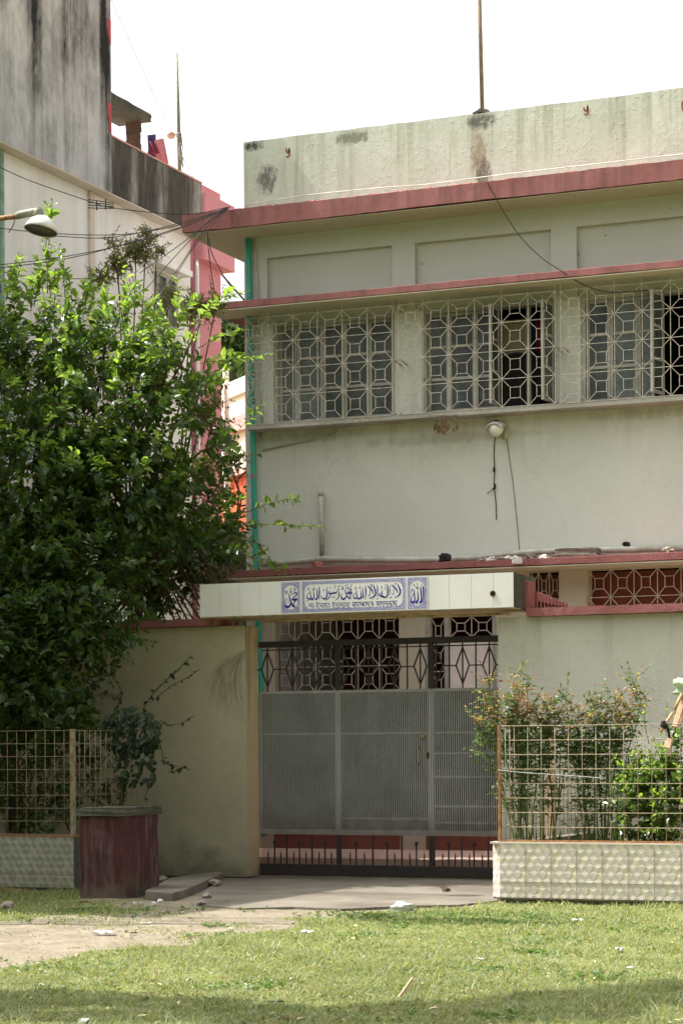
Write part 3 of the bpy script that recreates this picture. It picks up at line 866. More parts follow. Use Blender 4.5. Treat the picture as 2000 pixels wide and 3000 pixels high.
# ------------------------------------------------------------------ boundary walls, canopy, gate
xrev = -10.89
m = MB()
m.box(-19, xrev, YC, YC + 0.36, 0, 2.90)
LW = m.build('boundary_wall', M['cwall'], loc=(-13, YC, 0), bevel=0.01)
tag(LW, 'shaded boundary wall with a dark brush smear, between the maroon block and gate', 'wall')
m = MB(); m.box(xrev + 0.0005, xrev + 0.004, YC + 0.004, YC + 0.356, 0.01, 2.89)
m.build('reveal', M['reveal'], LW)
m = MB(); m.box(-19, -11.22, YC - 0.10, YC + 0.42, 2.902, 2.985); m.build('coping', M['pink'], LW, bevel=0.008)
xr0 = at(1458, 2009, y=YC).x
m = MB(); m.box(xr0, -1.5, YC, YC + 0.30, 0, 2.90)
RW = m.build('boundary_wall', M['cwall_r'], loc=(-5, YC, 0), bevel=0.01)
tag(RW, 'brighter pale green boundary wall standing behind the rose bushes', 'wall')
m = MB(); wavy(m, -7.47, -1.5, YC - 0.10, YC + 0.36, 2.902, 2.99, .006, .08, 4); m.build('coping', M['pink_rough'], RW)

YK = 22.7
kx0, kx1 = -11.31, -7.545
kz0, kz1 = 2.992, 3.365
K = empty('gate_canopy', (kx0, YK, kz0), 'long concrete canopy beam over the gate faced with white glazed tiles', 'canopy')
m = MB(); m.box(kx0 + .004, kx1, YK + 0.014, YG + 0.12, kz0, kz1 - 0.004); m.build('beam', M['moss'], K)
MB().box(kx0 + .01, kx1 - .01, YK + 0.02, YG + 0.11, kz0 - 0.012, kz0 - 0.0006).build('soffit', M['reveal'], K)
seams = [586, 643.5, 702, 761.5, 822, 882, 942, 1002.5, 1064.5, 1127, 1190.5, 1253, 1315, 1380, 1444.5, 1503.6]
sx = [at(p, 1745, y=YK).x for p in seams]
sx[0], sx[-1] = kx0, kx1
m = MB()
hole = at(1443, 1739, y=YK)
for i in range(len(sx) - 1):
    m.box(sx[i] + 0.0015, sx[i + 1] - 0.0015, YK, YK + 0.0125, kz0 - 0.002, kz1)
m.build('tile_facing', M['tile'], K)
m = MB(); m.lathe((hole.x, YK - 0.003, hole.z), [(0.028, 0), (0.024, 0.002), (0.0, 0.0025)], 14, Vector((0, -1, 0))); m.build('pipe_hole', M['blackrag'], K)
m = MB(); m.lathe((hole.x, YK - 0.002, hole.z), [(0.033, 0), (0.033, 0.006), (0.028, 0.006), (0.028, 0.0)], 14, Vector((0, -1, 0))); m.build('pipe_rim', M['rust_post'], K)
# lintel under the canopy over the right part of the opening
m = MB(); m.box(xrev + 0.01, xr0 - 0.004, YG + 0.06, YG + 0.13, 2.955, kz0 - 0.014); m.build('lintel', M['reveal'], K)

# --- tile signs
ZA, OAx, OAy, OBx = 6.817, 810, 1680, 1030
YSG = YK - 0.0035
pmk = (at(1060, 1740, y=YK).x - at(1000, 1740, y=YK).x) / 60
def ring(m, x0, x1, z0, z1, bx, bz, Y, ch):
    """ornament border: outer rectangle, inner rectangle with clipped corners"""
    out = [(x0, z0), ((x0 + x1) / 2, z0), (x1, z0), (x1, (z0 + z1) / 2), (x1, z1), ((x0 + x1) / 2, z1), (x0, z1), (x0, (z0 + z1) / 2)]
    a0, a1, b0, b1 = x0 + bx, x1 - bx, z0 + bz, z1 - bz
    N = 12; O = []; I = []
    def arc(cx, cz, a_from, ox, oz):
        for k in range(N + 1):
            a = a_from + math.pi / 2 * k / N
            I.append((cx + ch * math.cos(a), cz + ch * math.sin(a)))
            # matching outer point: slide round the corner
            t = k / N
            pa, pb, pc = ox
            if t < .5: O.append((pa[0] + (pb[0] - pa[0]) * t * 2, pa[1] + (pb[1] - pa[1]) * t * 2))
            else: O.append((pb[0] + (pc[0] - pb[0]) * (t - .5) * 2, pb[1] + (pc[1] - pb[1]) * (t - .5) * 2))
    arc(a1 - ch, b1 - ch, 0, ((x1, b1 - ch), (x1, z1), (a1 - ch, z1)), 0)
    arc(a0 + ch, b1 - ch, math.pi / 2, ((a0 + ch, z1), (x0, z1), (x0, b1 - ch)), 0)
    arc(a0 + ch, b0 + ch, math.pi, ((x0, b0 + ch), (x0, z0), (a0 + ch, z0)), 0)
    arc(a1 - ch, b0 + ch, 1.5 * math.pi, ((a1 - ch, z0), (x1, z0), (x1, b0 + ch)), 0)
    n = len(O)
    vs = [(p[0], Y, p[1]) for p in O] + [(p[0], Y, p[1]) for p in I]
    m.add(vs, [(i, n + i, n + (i + 1) % n, (i + 1) % n) for i in range(n)])
def letters(root, name, strokes, ox, mat=None):
    m = MB()
    for s in strokes: pxstroke(m, s, YSG - 0.0015, ox, OAy, ZA, 0.0012, pmk)
    return m.build(name, mat or M['blue'], root)
def sign(xa, xb, lab, chm):
    s = empty('tile_sign', (xa, YSG, kz0), lab, 'sign')
    MB().box(xa + .002, xb - .002, YSG, YSG + .0032, kz0 + .002, kz1 - .002).build('tile', M['tile'], s)
    m = MB(); g = .014
    ring(m, xa + g, xb - g, kz0 + g, kz1 - g, .030, .036, YSG - .0012, chm); m.build('border', M['ornament'], s)
    return s
sL = sign(sx[4], sx[5], 'small blue and white calligraphy tile with a large sweeping bowl-shaped letter, beside plain tiles', .082)
sM = sign(sx[5], sx[10], 'long blue and white tile sign with a large Arabic line over a Bengali line', .075)
sR = sign(sx[10], sx[11], 'small blue and white calligraphy tile with tall upright letters, nearest the pipe hole', .082)
letters(sL, 'lettering', [
    [(170, 345, 12), (182, 370, 16), (168, 415, 8)], [(205, 345, 14), (210, 375, 16), (190, 415, 8)], [(255, 330, 8), (310, 295, 14)],
    [(275, 345, 12), (280, 385, 14), (292, 355, 10), (295, 390, 14), (303, 350, 10)], [(335, 345, 8), (365, 330, 16), (360, 295, 18), (345, 315, 8)],
    [(275, 435, 10), (320, 408, 14)], [(335, 425, 16), (370, 375, 26), (400, 400, 26), (380, 450, 22), (310, 500, 16)], [(300, 520, 30), (350, 525, 42), (412, 505, 34)],
    [(408, 515, 30), (365, 560, 22), (345, 620, 18), (370, 680, 18)], [(240, 400, 14), (265, 500, 24), (290, 580, 30), (330, 650, 36), (372, 672, 26)],
    [(290, 590, 20), (260, 650, 36), (215, 672, 46), (175, 635, 28), (160, 580, 14), (172, 485, 6)],
    [(190, 510, 6), (235, 520, 6), (240, 575, 6), (200, 585, 6), (190, 510, 6)]], OAx)
letters(sR, 'lettering', [
    [(1420, 255, 24), (1428, 380, 26), (1430, 500, 18), (1422, 580, 8)], [(1370, 270, 22), (1380, 380, 28), (1390, 480, 28), (1385, 560, 44), (1345, 590, 30)],
    [(1310, 330, 8), (1318, 430, 20), (1318, 520, 28), (1290, 575, 48), (1275, 600, 22)],
    [(1245, 320, 10), (1248, 420, 20), (1255, 520, 24), (1235, 575, 42), (1200, 570, 42), (1185, 530, 18), (1200, 450, 9), (1245, 380, 8)],
    [(1290, 260, 12), (1295, 300, 16), (1308, 280, 12), (1312, 305, 16), (1320, 260, 8)], [(1308, 180, 8), (1308, 245, 8)], [(1380, 245, 8), (1400, 215, 12)],
    [(1180, 375, 8), (1205, 340, 14), (1210, 305, 14), (1190, 320, 8)], [(1225, 210, 8), (1255, 225, 9), (1235, 265, 8)]], OBx)
A1 = [[(850, 265, 16), (855, 380, 26), (845, 470, 18), (838, 525, 6)], [(800, 310, 10), (810, 400, 22), (815, 480, 26), (790, 515, 36), (765, 520, 20)],
      [(735, 330, 10), (742, 410, 18), (745, 480, 22), (710, 520, 36), (690, 515, 20)], [(670, 330, 8), (672, 400, 14), (690, 490, 24), (660, 510, 32), (610, 490, 24), (600, 460, 12), (625, 410, 10), (672, 370, 8)],
      [(590, 555, 8), (645, 535, 12)], [(725, 300, 9), (730, 325, 12), (745, 300, 9), (752, 325, 12), (760, 295, 8)], [(745, 245, 8), (745, 280, 8)], [(600, 325, 10), (640, 315, 12), (650, 290, 12), (630, 290, 8)],
      [(1000, 265, 10), (1005, 400, 22), (1000, 470, 24), (950, 505, 28), (905, 490, 18), (880, 440, 8)], [(925, 360, 8), (945, 330, 14), (950, 305, 10)],
      [(1060, 350, 12), (1040, 380, 20), (1050, 405, 22), (1085, 390, 20), (1070, 440, 18), (1020, 510, 20), (965, 530, 16)],
      [(1085, 395, 18), (1120, 400, 26), (1135, 375, 16), (1150, 400, 26), (1175, 370, 14), (1190, 395, 22), (1205, 345, 14)],
      [(1055, 300, 8), (1075, 270, 10)], [(1150, 300, 10), (1165, 265, 12), (1170, 230, 10)], [(1085, 485, 8), (1140, 475, 10), (1170, 465, 10)],
      [(1235, 350, 12), (1250, 430, 22), (1225, 490, 18), (1170, 540, 10)], [(1220, 310, 10), (1225, 335, 12), (1238, 310, 10), (1245, 330, 10), (1252, 300, 8)], [(1210, 270, 8), (1270, 240, 14)],
      [(1295, 330, 12), (1310, 300, 14), (1300, 265, 10)], [(1320, 320, 10), (1330, 290, 12), (1322, 262, 10)],
      [(1300, 400, 10), (1290, 460, 18), (1310, 505, 34), (1345, 510, 32), (1385, 470, 20), (1405, 440, 16)], [(1360, 320, 10), (1385, 400, 22), (1420, 470, 24), (1470, 505, 30)],
      [(1420, 330, 10), (1460, 300, 18), (1490, 340, 18), (1420, 385, 18), (1430, 400, 28), (1510, 380, 28)], [(1500, 390, 20), (1470, 430, 14), (1480, 500, 20)],
      [(1395, 270, 8), (1400, 295, 12), (1412, 275, 8), (1420, 295, 10), (1425, 265, 8)], [(1365, 245, 8), (1425, 225, 12)], [(1465, 275, 8), (1490, 255, 12), (1490, 215, 12)]]
B1 = [[(92, 320, 8), (95, 400, 16), (105, 480, 24), (60, 495, 30), (30, 470, 16), (35, 430, 10), (95, 370, 8)], [(175, 330, 8), (185, 420, 18), (185, 480, 24), (150, 500, 36), (115, 505, 20)],
      [(215, 270, 8), (222, 400, 20), (225, 470, 24), (200, 490, 24)], [(270, 240, 10), (278, 330, 24), (275, 430, 18), (270, 520, 6)], [(145, 280, 9), (150, 295, 11), (160, 275, 9), (168, 292, 9), (172, 265, 7)],
      [(165, 225, 7), (165, 255, 7)], [(45, 310, 8), (75, 295, 12), (90, 270, 12), (78, 262, 8)],
      [(310, 240, 14), (360, 290, 26), (410, 350, 26), (425, 410, 10)], [(430, 220, 10), (455, 310, 26), (475, 400, 28), (440, 460, 26), (380, 490, 16), (345, 495, 8)], [(360, 300, 7), (360, 400, 10), (345, 450, 14), (330, 430, 8)],
      [(510, 230, 10), (512, 330, 20), (515, 430, 12), (512, 470, 6)], [(485, 515, 8), (525, 495, 12)], [(385, 255, 9), (392, 275, 11), (402, 255, 9), (410, 270, 9)], [(355, 240, 8), (410, 210, 12)],
      [(605, 330, 8), (600, 380, 14), (610, 450, 20), (650, 470, 30)], [(600, 380, 10), (550, 410, 14), (560, 440, 26), (640, 470, 32), (665, 470, 20)], [(580, 300, 8), (610, 255, 12)],
      [(705, 210, 12), (715, 310, 26), (715, 420, 26), (690, 465, 24), (660, 475, 20)], [(665, 210, 6), (668, 330, 8)], [(755, 235, 10), (758, 330, 16), (765, 430, 8)], [(750, 495, 8), (800, 465, 12)],
      [(790, 220, 12), (840, 270, 28), (895, 330, 26), (910, 390, 10)], [(915, 210, 12), (940, 270, 26), (965, 340, 30), (950, 420, 28), (890, 465, 16), (840, 478, 8)],
      [(835, 310, 7), (835, 390, 9), (820, 420, 12), (805, 400, 7)], [(845, 225, 8), (890, 190, 12)]]
A2 = [[(638, 610), (735, 605)], [(655, 625), (650, 650), (675, 655), (680, 630), (705, 640), (710, 695)], [(735, 605), (738, 700)],
      [(790, 605), (1055, 595)], [(785, 575), (820, 585), (840, 605)], [(800, 610), (800, 640), (835, 640), (800, 665), (860, 700)], [(875, 625), (870, 650), (895, 655), (900, 630), (915, 645), (918, 690)],
      [(948, 600), (950, 690)], [(975, 605), (980, 630), (1010, 640), (980, 660), (1025, 695)], [(1050, 598), (1052, 690)],
      [(1110, 595), (1460, 585)], [(1105, 565), (1140, 575), (1165, 595)], [(1120, 600), (1120, 630), (1155, 630), (1120, 655), (1175, 690)],
      [(1185, 615), (1180, 640), (1205, 640), (1215, 620), (1235, 650), (1220, 675), (1200, 690), (1235, 690)], [(1265, 592), (1268, 685)],
      [(1295, 610), (1290, 635), (1315, 640), (1325, 615), (1345, 650), (1330, 675), (1310, 685), (1345, 690)], [(1372, 588), (1375, 680)],
      [(1400, 600), (1405, 625), (1435, 635), (1405, 650), (1445, 670), (1470, 690)], [(1440, 600), (1455, 620)]]
B2 = [[(8, 575), (430, 565)], [(20, 590), (18, 640), (35, 640), (40, 600)], [(62, 575), (65, 660)], [(35, 640), (62, 635)], [(45, 665), (75, 690)], [(90, 580), (95, 605), (125, 615), (95, 635), (135, 665)], [(155, 572), (158, 660)],
      [(175, 590), (185, 615), (205, 600), (215, 640), (225, 600), (225, 650)], [(240, 572), (243, 655)], [(283, 570), (286, 655)], [(305, 580), (310, 615), (340, 600), (340, 640)], [(335, 650), (350, 665), (375, 685)],
      [(390, 605), (415, 590), (425, 650)], [(390, 605), (420, 640)], [(385, 648), (392, 652)],
      [(480, 565), (910, 548)], [(490, 600), (525, 580), (530, 645)], [(490, 600), (525, 630)], [(488, 640), (496, 644)], [(558, 562), (560, 645)], [(585, 575), (590, 610), (605, 590), (615, 610)], [(635, 560), (637, 640)], [(615, 645), (645, 665)],
      [(672, 580), (670, 605), (690, 610), (697, 585), (712, 600), (715, 635)], [(700, 645), (725, 665)], [(745, 580), (740, 605), (765, 610), (772, 585), (795, 620), (770, 640), (800, 645)], [(825, 555), (828, 640)],
      [(845, 560), (850, 590), (885, 595), (855, 610), (890, 635)], [(890, 640), (915, 655)]]
letters(sM, 'arabic_lettering', A1, OAx); letters(sM, 'arabic_lettering', B1, OBx)
letters(sM, 'bengali_lettering', [[(x, y, 11) for x, y in s] for s in A2], OAx)
letters(sM, 'bengali_lettering', [[(x, y, 11) for x, y in s] for s in B2], OBx)

# pink brick-on-edge stub wall beside the canopy, running back towards the house
p0 = at(1528, 1740, y=YC + 0.12)
SW = empty('brick_stub_wall', (p0.x, YC + 0.1, 2.99), 'red painted brick stub wall with upright bricks beside the canopy end', 'wall')
m = MB(); m.box(p0.x - 0.05, p0.x + 0.09, YC + 0.05, YC + 0.30, 2.992, 3.30)
m.build('end_block', M['pink_rough'], SW, bevel=0.012)
m = MB()
for k in range(9):
    y = YC + 0.38 + k * 0.13
    m.box(p0.x + 0.0, p0.x + 0.10, y, y + 0.085, 2.992, 3.20 - 0.008 * k)
m.box(p0.x + 0.03, p0.x + 0.10, YC + 0.36, YC + 1.55, 2.9, 3.1)
m.build('upright_brick', M['pink_rough'], SW, bevel=0.008)

# --- the gate
GT = empty('metal_gate', (-10.86, YG, 0), 'wide grey slatted metal gate with black rails, diamond bars above and spear bars below', 'gate')
Yg = YG - 0.02
def gX(px, py=2200): return at(px, py, y=Yg).x
xg0, xg1 = gX(762), gX(1475)
zb0, zb1 = Z(1000, 2571, Yg) + 0.015, Z(1000, 2533, Yg)
zs0, zs1 = Z(1000, 2446, Yg), Z(1000, 2022, Yg)
zt0, zt1 = Z(1000, 1892, Yg), Z(1000, 1874, Yg)
m = MB()
m.box(xg0, xg1, Yg - .03, Yg + .03, zb0, zb1); m.build('bottom_rail', M['black'], GT, bevel=.006)
m = MB(); m.box(xg0, xg1, Yg - .03, Yg + .03, zt0, zt1); m.build('top_rail', M['black'], GT, bevel=.006)
sec = [(762, 985), (997, 1256), (1271, 1475)]
posts = [(985, 997), (1256, 1271)]
for a, b in posts:
    for (q0_, q1_) in ((zb1, zs0 - .001), (zs1 + .001, zt0)): MB().box(gX(a), gX(b), Yg - .022, Yg + .022, q0_, q1_).build('post', M['black'], GT, bevel=.004)
pitch = 6.17
for a, b in sec:
    xa, xb = gX(a), gX(b)
    if b == 985: xb = gX(991)
    if a == 997: xa, xb = gX(991.6), gX(1263)
    if a == 1271: xa = gX(1263.8)
    m = MB()
    mg = 0.028
    m.box(xa, xb, Yg - .012, Yg + .004, zs1 - .032, zs1); m.box(xa, xb, Yg - .012, Yg + .004, zs0, zs0 + .06)
    m.box(xa, xa + mg, Yg - .012, Yg + .004, zs0 + .06, zs1 - .032); m.box(xb - mg, xb, Yg - .012, Yg + .004, zs0 + .06, zs1 - .032)
    nsl = max(4, int(round((xb - xa - 2 * mg) / (pitch * pmk))))
    w = (xb - xa - 2 * mg) / nsl
    gp = 0.0115
    for i in range(nsl):
        q = xa + mg + i * w
        m.box(q + gp / 2, q + w - gp / 2, Yg - .0105, Yg + .003, zs0 + .06, zs1 - .032)
    MB().box(xa + mg, xb - mg, Yg + .016, Yg + .02, zs0 + .05, zs1 - .02).build('slot_shade_sheet', M['slotshade'], GT)  # dark sheet put behind the slats so the gaps read as shade
    for f in ({762: (.70,), 997: (.70, .115)}.get(a, (.70, .56, .40, .20, .09))):
        zz = zs0 + (zs1 - zs0) * f
        m.box(xa + mg, xb - mg, Yg - .004, Yg + .012, zz - .012, zz + .012)
    m.build('slat_panel', M['gate'], GT)
    # diamonds above
    m = MB(); wz = 0.014
    za, zb = zs1, zt0; zm = (za + zb) / 2
    per = 0.315; xx = xa + 0.10 if a == 762 else xa + 0.06
    m.bar((xa + .03, Yg, zt0 - .03), (xb - .03, Yg, zt0 - .03), wz)
    k = 0
    while xx < xb - 0.02:
        m.bar((xx, Yg, za), (xx, Yg, zb), wz)
        if k % 2 == 0:
            h = .078
            for sgn in (-1, 1):
                if xa < xx + sgn * h < xb:
                    m.bar((xx, Yg + .002, za + .05), (xx + sgn * h, Yg + .002, zm), wz); m.bar((xx + sgn * h, Yg + .002, zm), (xx, Yg + .002, zb - .05), wz)
                    m.bar((xx + sgn * h, Yg + .003, zm), (xx + sgn * per / 2, Yg + .003, zm), wz)
        xx += per / 2; k += 1
    m.build('diamond_grille', M['black'], GT)
def lx(z): return gX(700 + z / 1.96, 2500)
balls = [205, 348, 493, 672, 850, 1018, 1203, 1348]
fulls = [275, 420, 768, 935, 1278, 1430]
spears = [168, 240, 315, 385, 460, 530, 638, 720, 893, 980, 1063, 1168, 1240, 1322, 1395]
for (lo, hi) in ((0, 580), (580, 1110), (1110, 1600)):
    m = MB()
    for q in balls:
        if lo <= q < hi:
            m.bar((lx(q), Yg, zb1), (lx(q), Yg, Z(1000, 2469, Yg)), .014)
            m.lathe((lx(q), Yg, Z(1000, 2469, Yg)), [(.004, -.024), (.018, -.016), (.024, 0), (.018, .016), (.004, .024)], 10)
    for q in fulls:
        if lo <= q < hi: m.bar((lx(q), Yg, zb1), (lx(q), Yg, zs0), .016)
    for q in spears:
        if lo <= q < hi:
            zt_ = Z(1000, 2503, Yg)
            m.bar((lx(q), Yg, zb1), (lx(q), Yg, zt_), .012)
            m.lathe((lx(q), Yg, zt_), [(.006, -.03), (.012, -.01), (.001, .03)], 6)
    m.build('spear_bars', M['black'], GT)
# expanded metal behind the spear bars
m = MB()
step = .024; zl, zh = zb1 - .02, zs0 + .02; hh = zh - zl; sl = hh / 1.55
q = xg0 - sl
while q < xg1:
    for sgn in (0, 1):
        a, b = (q, q + sl) if sgn == 0 else (q + sl, q)
        za_, zb_ = zl, zh
        ta, tb = 0.0, 1.0
        lo, hi = min(a, b), max(a, b)
        if lo < xg0 or hi > xg1:
            ts = sorted([(xg0 - a) / (b - a), (xg1 - a) / (b - a)])
            ta, tb = max(0, ts[0]), min(1, ts[1])
            if tb - ta < .02: continue
        m.bar((a + (b - a) * ta, Yg + .03, zl + hh * ta), (a + (b - a) * tb, Yg + .03, zl + hh * tb), .0024, .002)
    q += step
m.build('wire_mesh', M['mesh'], GT)
q = at(1239, 2156, y=Yg)
m = MB(); m.lathe((q.x, Yg - .012, q.z), [(.034, 0), (.034, .012), (.028, .022), (.0, .024)], 18, Vector((0, -1, 0))); m.build('lock', M['steel'], GT)
m = MB(); a, b = at(1228, 2189, y=Yg), at(1228, 2238, y=Yg)
m.tube([(a.x, Yg - .012, a.z), (a.x, Yg - .05, a.z - .01), (b.x, Yg - .05, b.z + .01), (b.x, Yg - .012, b.z)], .008, 6); m.build('handle', M['steel'], GT, smooth=True)
m = MB(); q = at(1254, 2212, y=Yg); m.box(q.x - .015, q.x + .015, Yg - .03, Yg - .0125, q.z - .03, q.z + .03); m.build('latch', M['black'], GT, bevel=.004)

# ------------------------------------------------------------------ tiled planter walls with relief
def relief(m, x0, x1, z0, z1, fn):
    """hexagon flower relief between x0..x1, z0..z1; fn maps (x, z, depth) to world. material 0 field, 1 groove, 2 accent"""
    pit, row = 0.250, 0.205
    j = 0
    Rr = random.Random(5)
    def clip(poly):
        for ax, lo, hi in ((0, x0, x1), (1, z0, z1)):
            for lim, keep in ((lo, 1), (hi, -1)):
                out = []
                for i in range(len(poly)):
                    a, b = poly[i], poly[(i + 1) % len(poly)]
                    ia, ib = (a[ax] - lim) * keep >= 0, (b[ax] - lim) * keep >= 0
                    if ia: out.append(a)
                    if ia != ib:
                        t = (lim - a[ax]) / (b[ax] - a[ax])
                        out.append(tuple(a[k] + (b[k] - a[k]) * t for k in range(3)))
                poly = out
                if len(poly) < 3: return None
        return poly
    def put(poly, mi):
        p = clip(poly)
        if p: m.add([fn(*q) for q in p], [tuple(range(len(p)))], mi)
    Rh = .25 / 3 / math.sqrt(3)
    pit, row = .25 / 3, Rh * 1.5
    j = 0
    z = z1 - .02
    while z > z0 - row:
        i = 0
        x = x0 - pit + (pit / 2 if j % 2 else 0.0)
        while x < x1 + pit:
            tw = Rr.random()
            def P(k, d): return (x + Rh * math.sin(k * math.pi / 3), z + Rh * math.cos(k * math.pi / 3), d)
            fl = (i + (j // 2) + (1 if j % 2 else 0) * 2) % 3
            for k in (0, 2, 4):
                hc = (.011, .008, .002)[fl]
                e = (.0, .006)[k == 2]
                quad = [(x, z, hc), P(k - 1, .004 + e * .4), P(k, .0), P(k + 1, .004)][::-1]
                mi = 2 if (fl == 0 and k == (2 if j % 2 else 4)) else (1 if (k == 4 or (fl == 2 and k == 2)) else 0)
                put(quad, mi)
                if fl == 1 and k != 0:
                    a, b = P(k - 1, .0), P(k + 1, .0)
                    put([(a[0], a[1], .010), (a[0] * .8 + x * .2, a[1] * .8 + z * .2, .010), (b[0] * .2 + x * .8, b[1] * .2 + z * .8, .012), (x, z, .012)], 0)
            x += pit; i += 1
        z -= row; j += 1
xpl, zpt_ = -6.80, 0.570
PR = empty('planter_wall', (xpl, 20.0, 0), 'clean cream tiled planter wall with relief pattern below the rose bushes', 'planter')
m = MB()
m.box(xpl + .005, -1.5, 20.016, 20.15, 0.03, zpt_ - .012)
m.box(xpl - .06, xpl + .09, 20.16, YC - .004, 0.0, zpt_ - .012)
m.build('core', M['concrete'], PR)
m = MB(); relief(m, xpl + .002, -1.5, 0.045, zpt_, lambda x, z, d: (x, 20.012 - d * .42, z)); m.build('tile_facing', [M['rtile'], M['rtile_in'], M['rtile_y']], PR)
# chamfered left end
ca = math.radians(38)
m = MB(); relief(m, 0.0, 0.125, 0.045, zpt_, lambda x, z, d: (xpl - x * math.cos(ca) - d * .42 * math.sin(ca), 20.012 + x * math.sin(ca) - d * .42 * math.cos(ca), z))
m.build('end_tile', [M['rtile'], M['rtile_in'], M['rtile_y']], PR)
m = MB(); m.prism([(xpl, 20.016, .03), (xpl - .125 * math.cos(ca), 20.016 + .125 * math.sin(ca), .03), (xpl - .125 * math.cos(ca), 20.15, .03), (xpl, 20.15, .03)], (0, 0, zpt_ - .042))
m.build('end_core', M['concrete'], PR)
m = MB()
k = xpl + .25
while k < -1.6:
    m.box(k - .0014, k + .0014, 20.0062, 20.0115, .045, zpt_ - .001); k += .25
m.box(xpl + .002, -1.5, 20.006, 20.0113, .045 + .148, .045 + .152)
m.build('grout_line', M['grout'], PR)
m = MB(); m.box(xpl - .10, -1.5, 20.005, 20.155, zpt_ - .011, zpt_ + .004); m.build('cap', M['rtile'], PR)
m = MB(); m.box(xpl + .0, -1.5, 20.05, 20.16, -.04, .029); m.build('footing', M['moss'], PR)
m = MB(); m.box(xpl + .09, -1.5, 20.15, YC - .002, 0.05, 0.48); o = m.build('planting_bed', simple('garden_soil', lin(96, 78, 58), .95, .4, 14, .8)); tag(o, 'dark soil bed inside the right planter', 'soil', kind='structure')

xll = -11.67
PL = empty('planter_wall', (xll, 20.4, 0), 'dull shaded tiled planter wall with relief pattern beside the maroon block', 'planter')
m = MB(); m.box(-17, xll - .004, 20.416, 20.55, .0, .558); m.box(xll - .15, xll - .004, 20.55, 21.8, 0, .558); m.build('core', M['moss'], PL)
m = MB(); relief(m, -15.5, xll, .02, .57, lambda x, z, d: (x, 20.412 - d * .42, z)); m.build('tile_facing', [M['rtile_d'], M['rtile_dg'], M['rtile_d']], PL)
m = MB()
k = xll - .25
while k > -15.4:
    m.box(k - .002, k + .002, 20.4062, 20.4115, .02, .569); k -= .25
m.box(-15.5, xll, 20.406, 20.4113, .166, .17)
m.build('grout_line', M['grout'], PL)
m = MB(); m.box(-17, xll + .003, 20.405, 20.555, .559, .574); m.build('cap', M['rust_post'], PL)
m = MB(); m.box(-17, xll - .152, 20.55, 21.79, .0, .45); o = m.build('planting_bed', bpy.data.materials['garden_soil']); tag(o, 'dark soil bed inside the left planter', 'soil', kind='structure')

# ------------------------------------------------------------------ welded grid fences on the planters
def gridfence(label, xs, zs, Y, xret, ys, w, postx):
    f = empty('grid_fence', (xs[0], Y, zs[0]), label, 'fence')
    m = MB()
    for x in xs: m.tube([(x, Y, zs[0]), (x, Y, zs[-1])], w / 2, 5)
    for z in zs: m.tube([(xs[0], Y - .006, z), (xs[-1], Y - .006, z)], w / 2, 5)
    m.build('grid_panel', M['rust'], f, smooth=True)
    m = MB()
    for y in ys: m.tube([(xret, y, zs[0]), (xret, y, zs[-1])], w / 2, 5)
    for z in zs: m.tube([(xret - .006, ys[0], z), (xret - .006, ys[-1], z)], w / 2, 5)
    m.build('grid_panel', M['rust'], f, smooth=True)
    return f
zz = [0.578 + .1375 * k for k in range(9)]
fx = [-6.80 + .134 * k for k in range(40)]
FR = gridfence('rusty welded grid fence standing in front of the rose bushes', fx, zz, 20.05, -6.80, [20.05 + .134 * k for k in range(22)], .0085, None)
m = MB(); m.bar((-6.815, 20.045, .575), (-6.815, 20.045, 1.69), .03); m.build('post', M['rust_post'], FR)
m = MB(); m.bar((-6.80, 20.05, .582), (-1.6, 20.05, .582), .024); m.build('bottom_bar', M['rust_post'], FR)
zz = [0.585 + .1375 * k for k in range(9)]
fx = [-11.69 - .116 * k for k in range(36)]
FL = gridfence('shaded grid fence overgrown with dark creeper, above the dull tiled planter', fx, zz, 20.46, -11.69, [20.46 + .116 * k for k in range(13)], .0072, None)
m = MB(); m.bar((-11.70, 20.455, .57), (-11.70, 20.455, 1.70), .045); m.build('post', M['rust'], FL)

# ------------------------------------------------------------------ maroon block with cement cap
C0 = G(372, 2632)
pxl = at(232, 2600, y=C0.y).x; pyb = Yx(468, 2595, C0.x)
PD = empty('masonry_block', (C0.x, C0.y, 0), 'squat maroon painted masonry block with a grey cement cap, before the shaded fence', 'block')
ztop = Z(372, 2392, C0.y)
def rough_box(x0, x1, y0, y1, z0, z1, n, amp, seed):
    bm = bmesh.new()
    bmesh.ops.create_cube(bm, size=1.0)
    bmesh.ops.subdivide_edges(bm, edges=bm.edges[:], cuts=n, use_grid_fill=True)
    r = random.Random(seed); ph = [r.uniform(0, 6) for _ in range(6)]
    for v in bm.verts:
        c = v.co
        x, y, z = (c.x + .5), (c.y + .5), (c.z + .5)
        d = amp * (math.sin(9 * z + ph[0] + 3 * x) + math.sin(13 * x + ph[1]) * .6 + math.sin(17 * y + 11 * z + ph[2]) * .6 + r.uniform(-.7, .7))
        v.co = Vector((x0 + (x1 - x0) * x + d * (1 if x > .5 else -1) * .5, y0 + (y1 - y0) * y + d * (1 if y > .5 else -1) * .5, z0 + (z1 - z0) * z + d * .3))
    m = MB(); bm.verts.ensure_lookup_table()
    m.add([tuple(v.co) for v in bm.verts], [tuple(v.index for v in f.verts) for f in bm.faces])
    bm.free()
    return m
rough_box(pxl + .02, C0.x - .01, C0.y, pyb, -.03, ztop, 12, .012, 3).build('body', M['maroon_wash'], PD)
rough_box(pxl - .02, C0.x + .015, C0.y - .03, pyb + .03, ztop + .004, ztop + .085, 8, .008, 4).build('cap', M['moss'], PD)

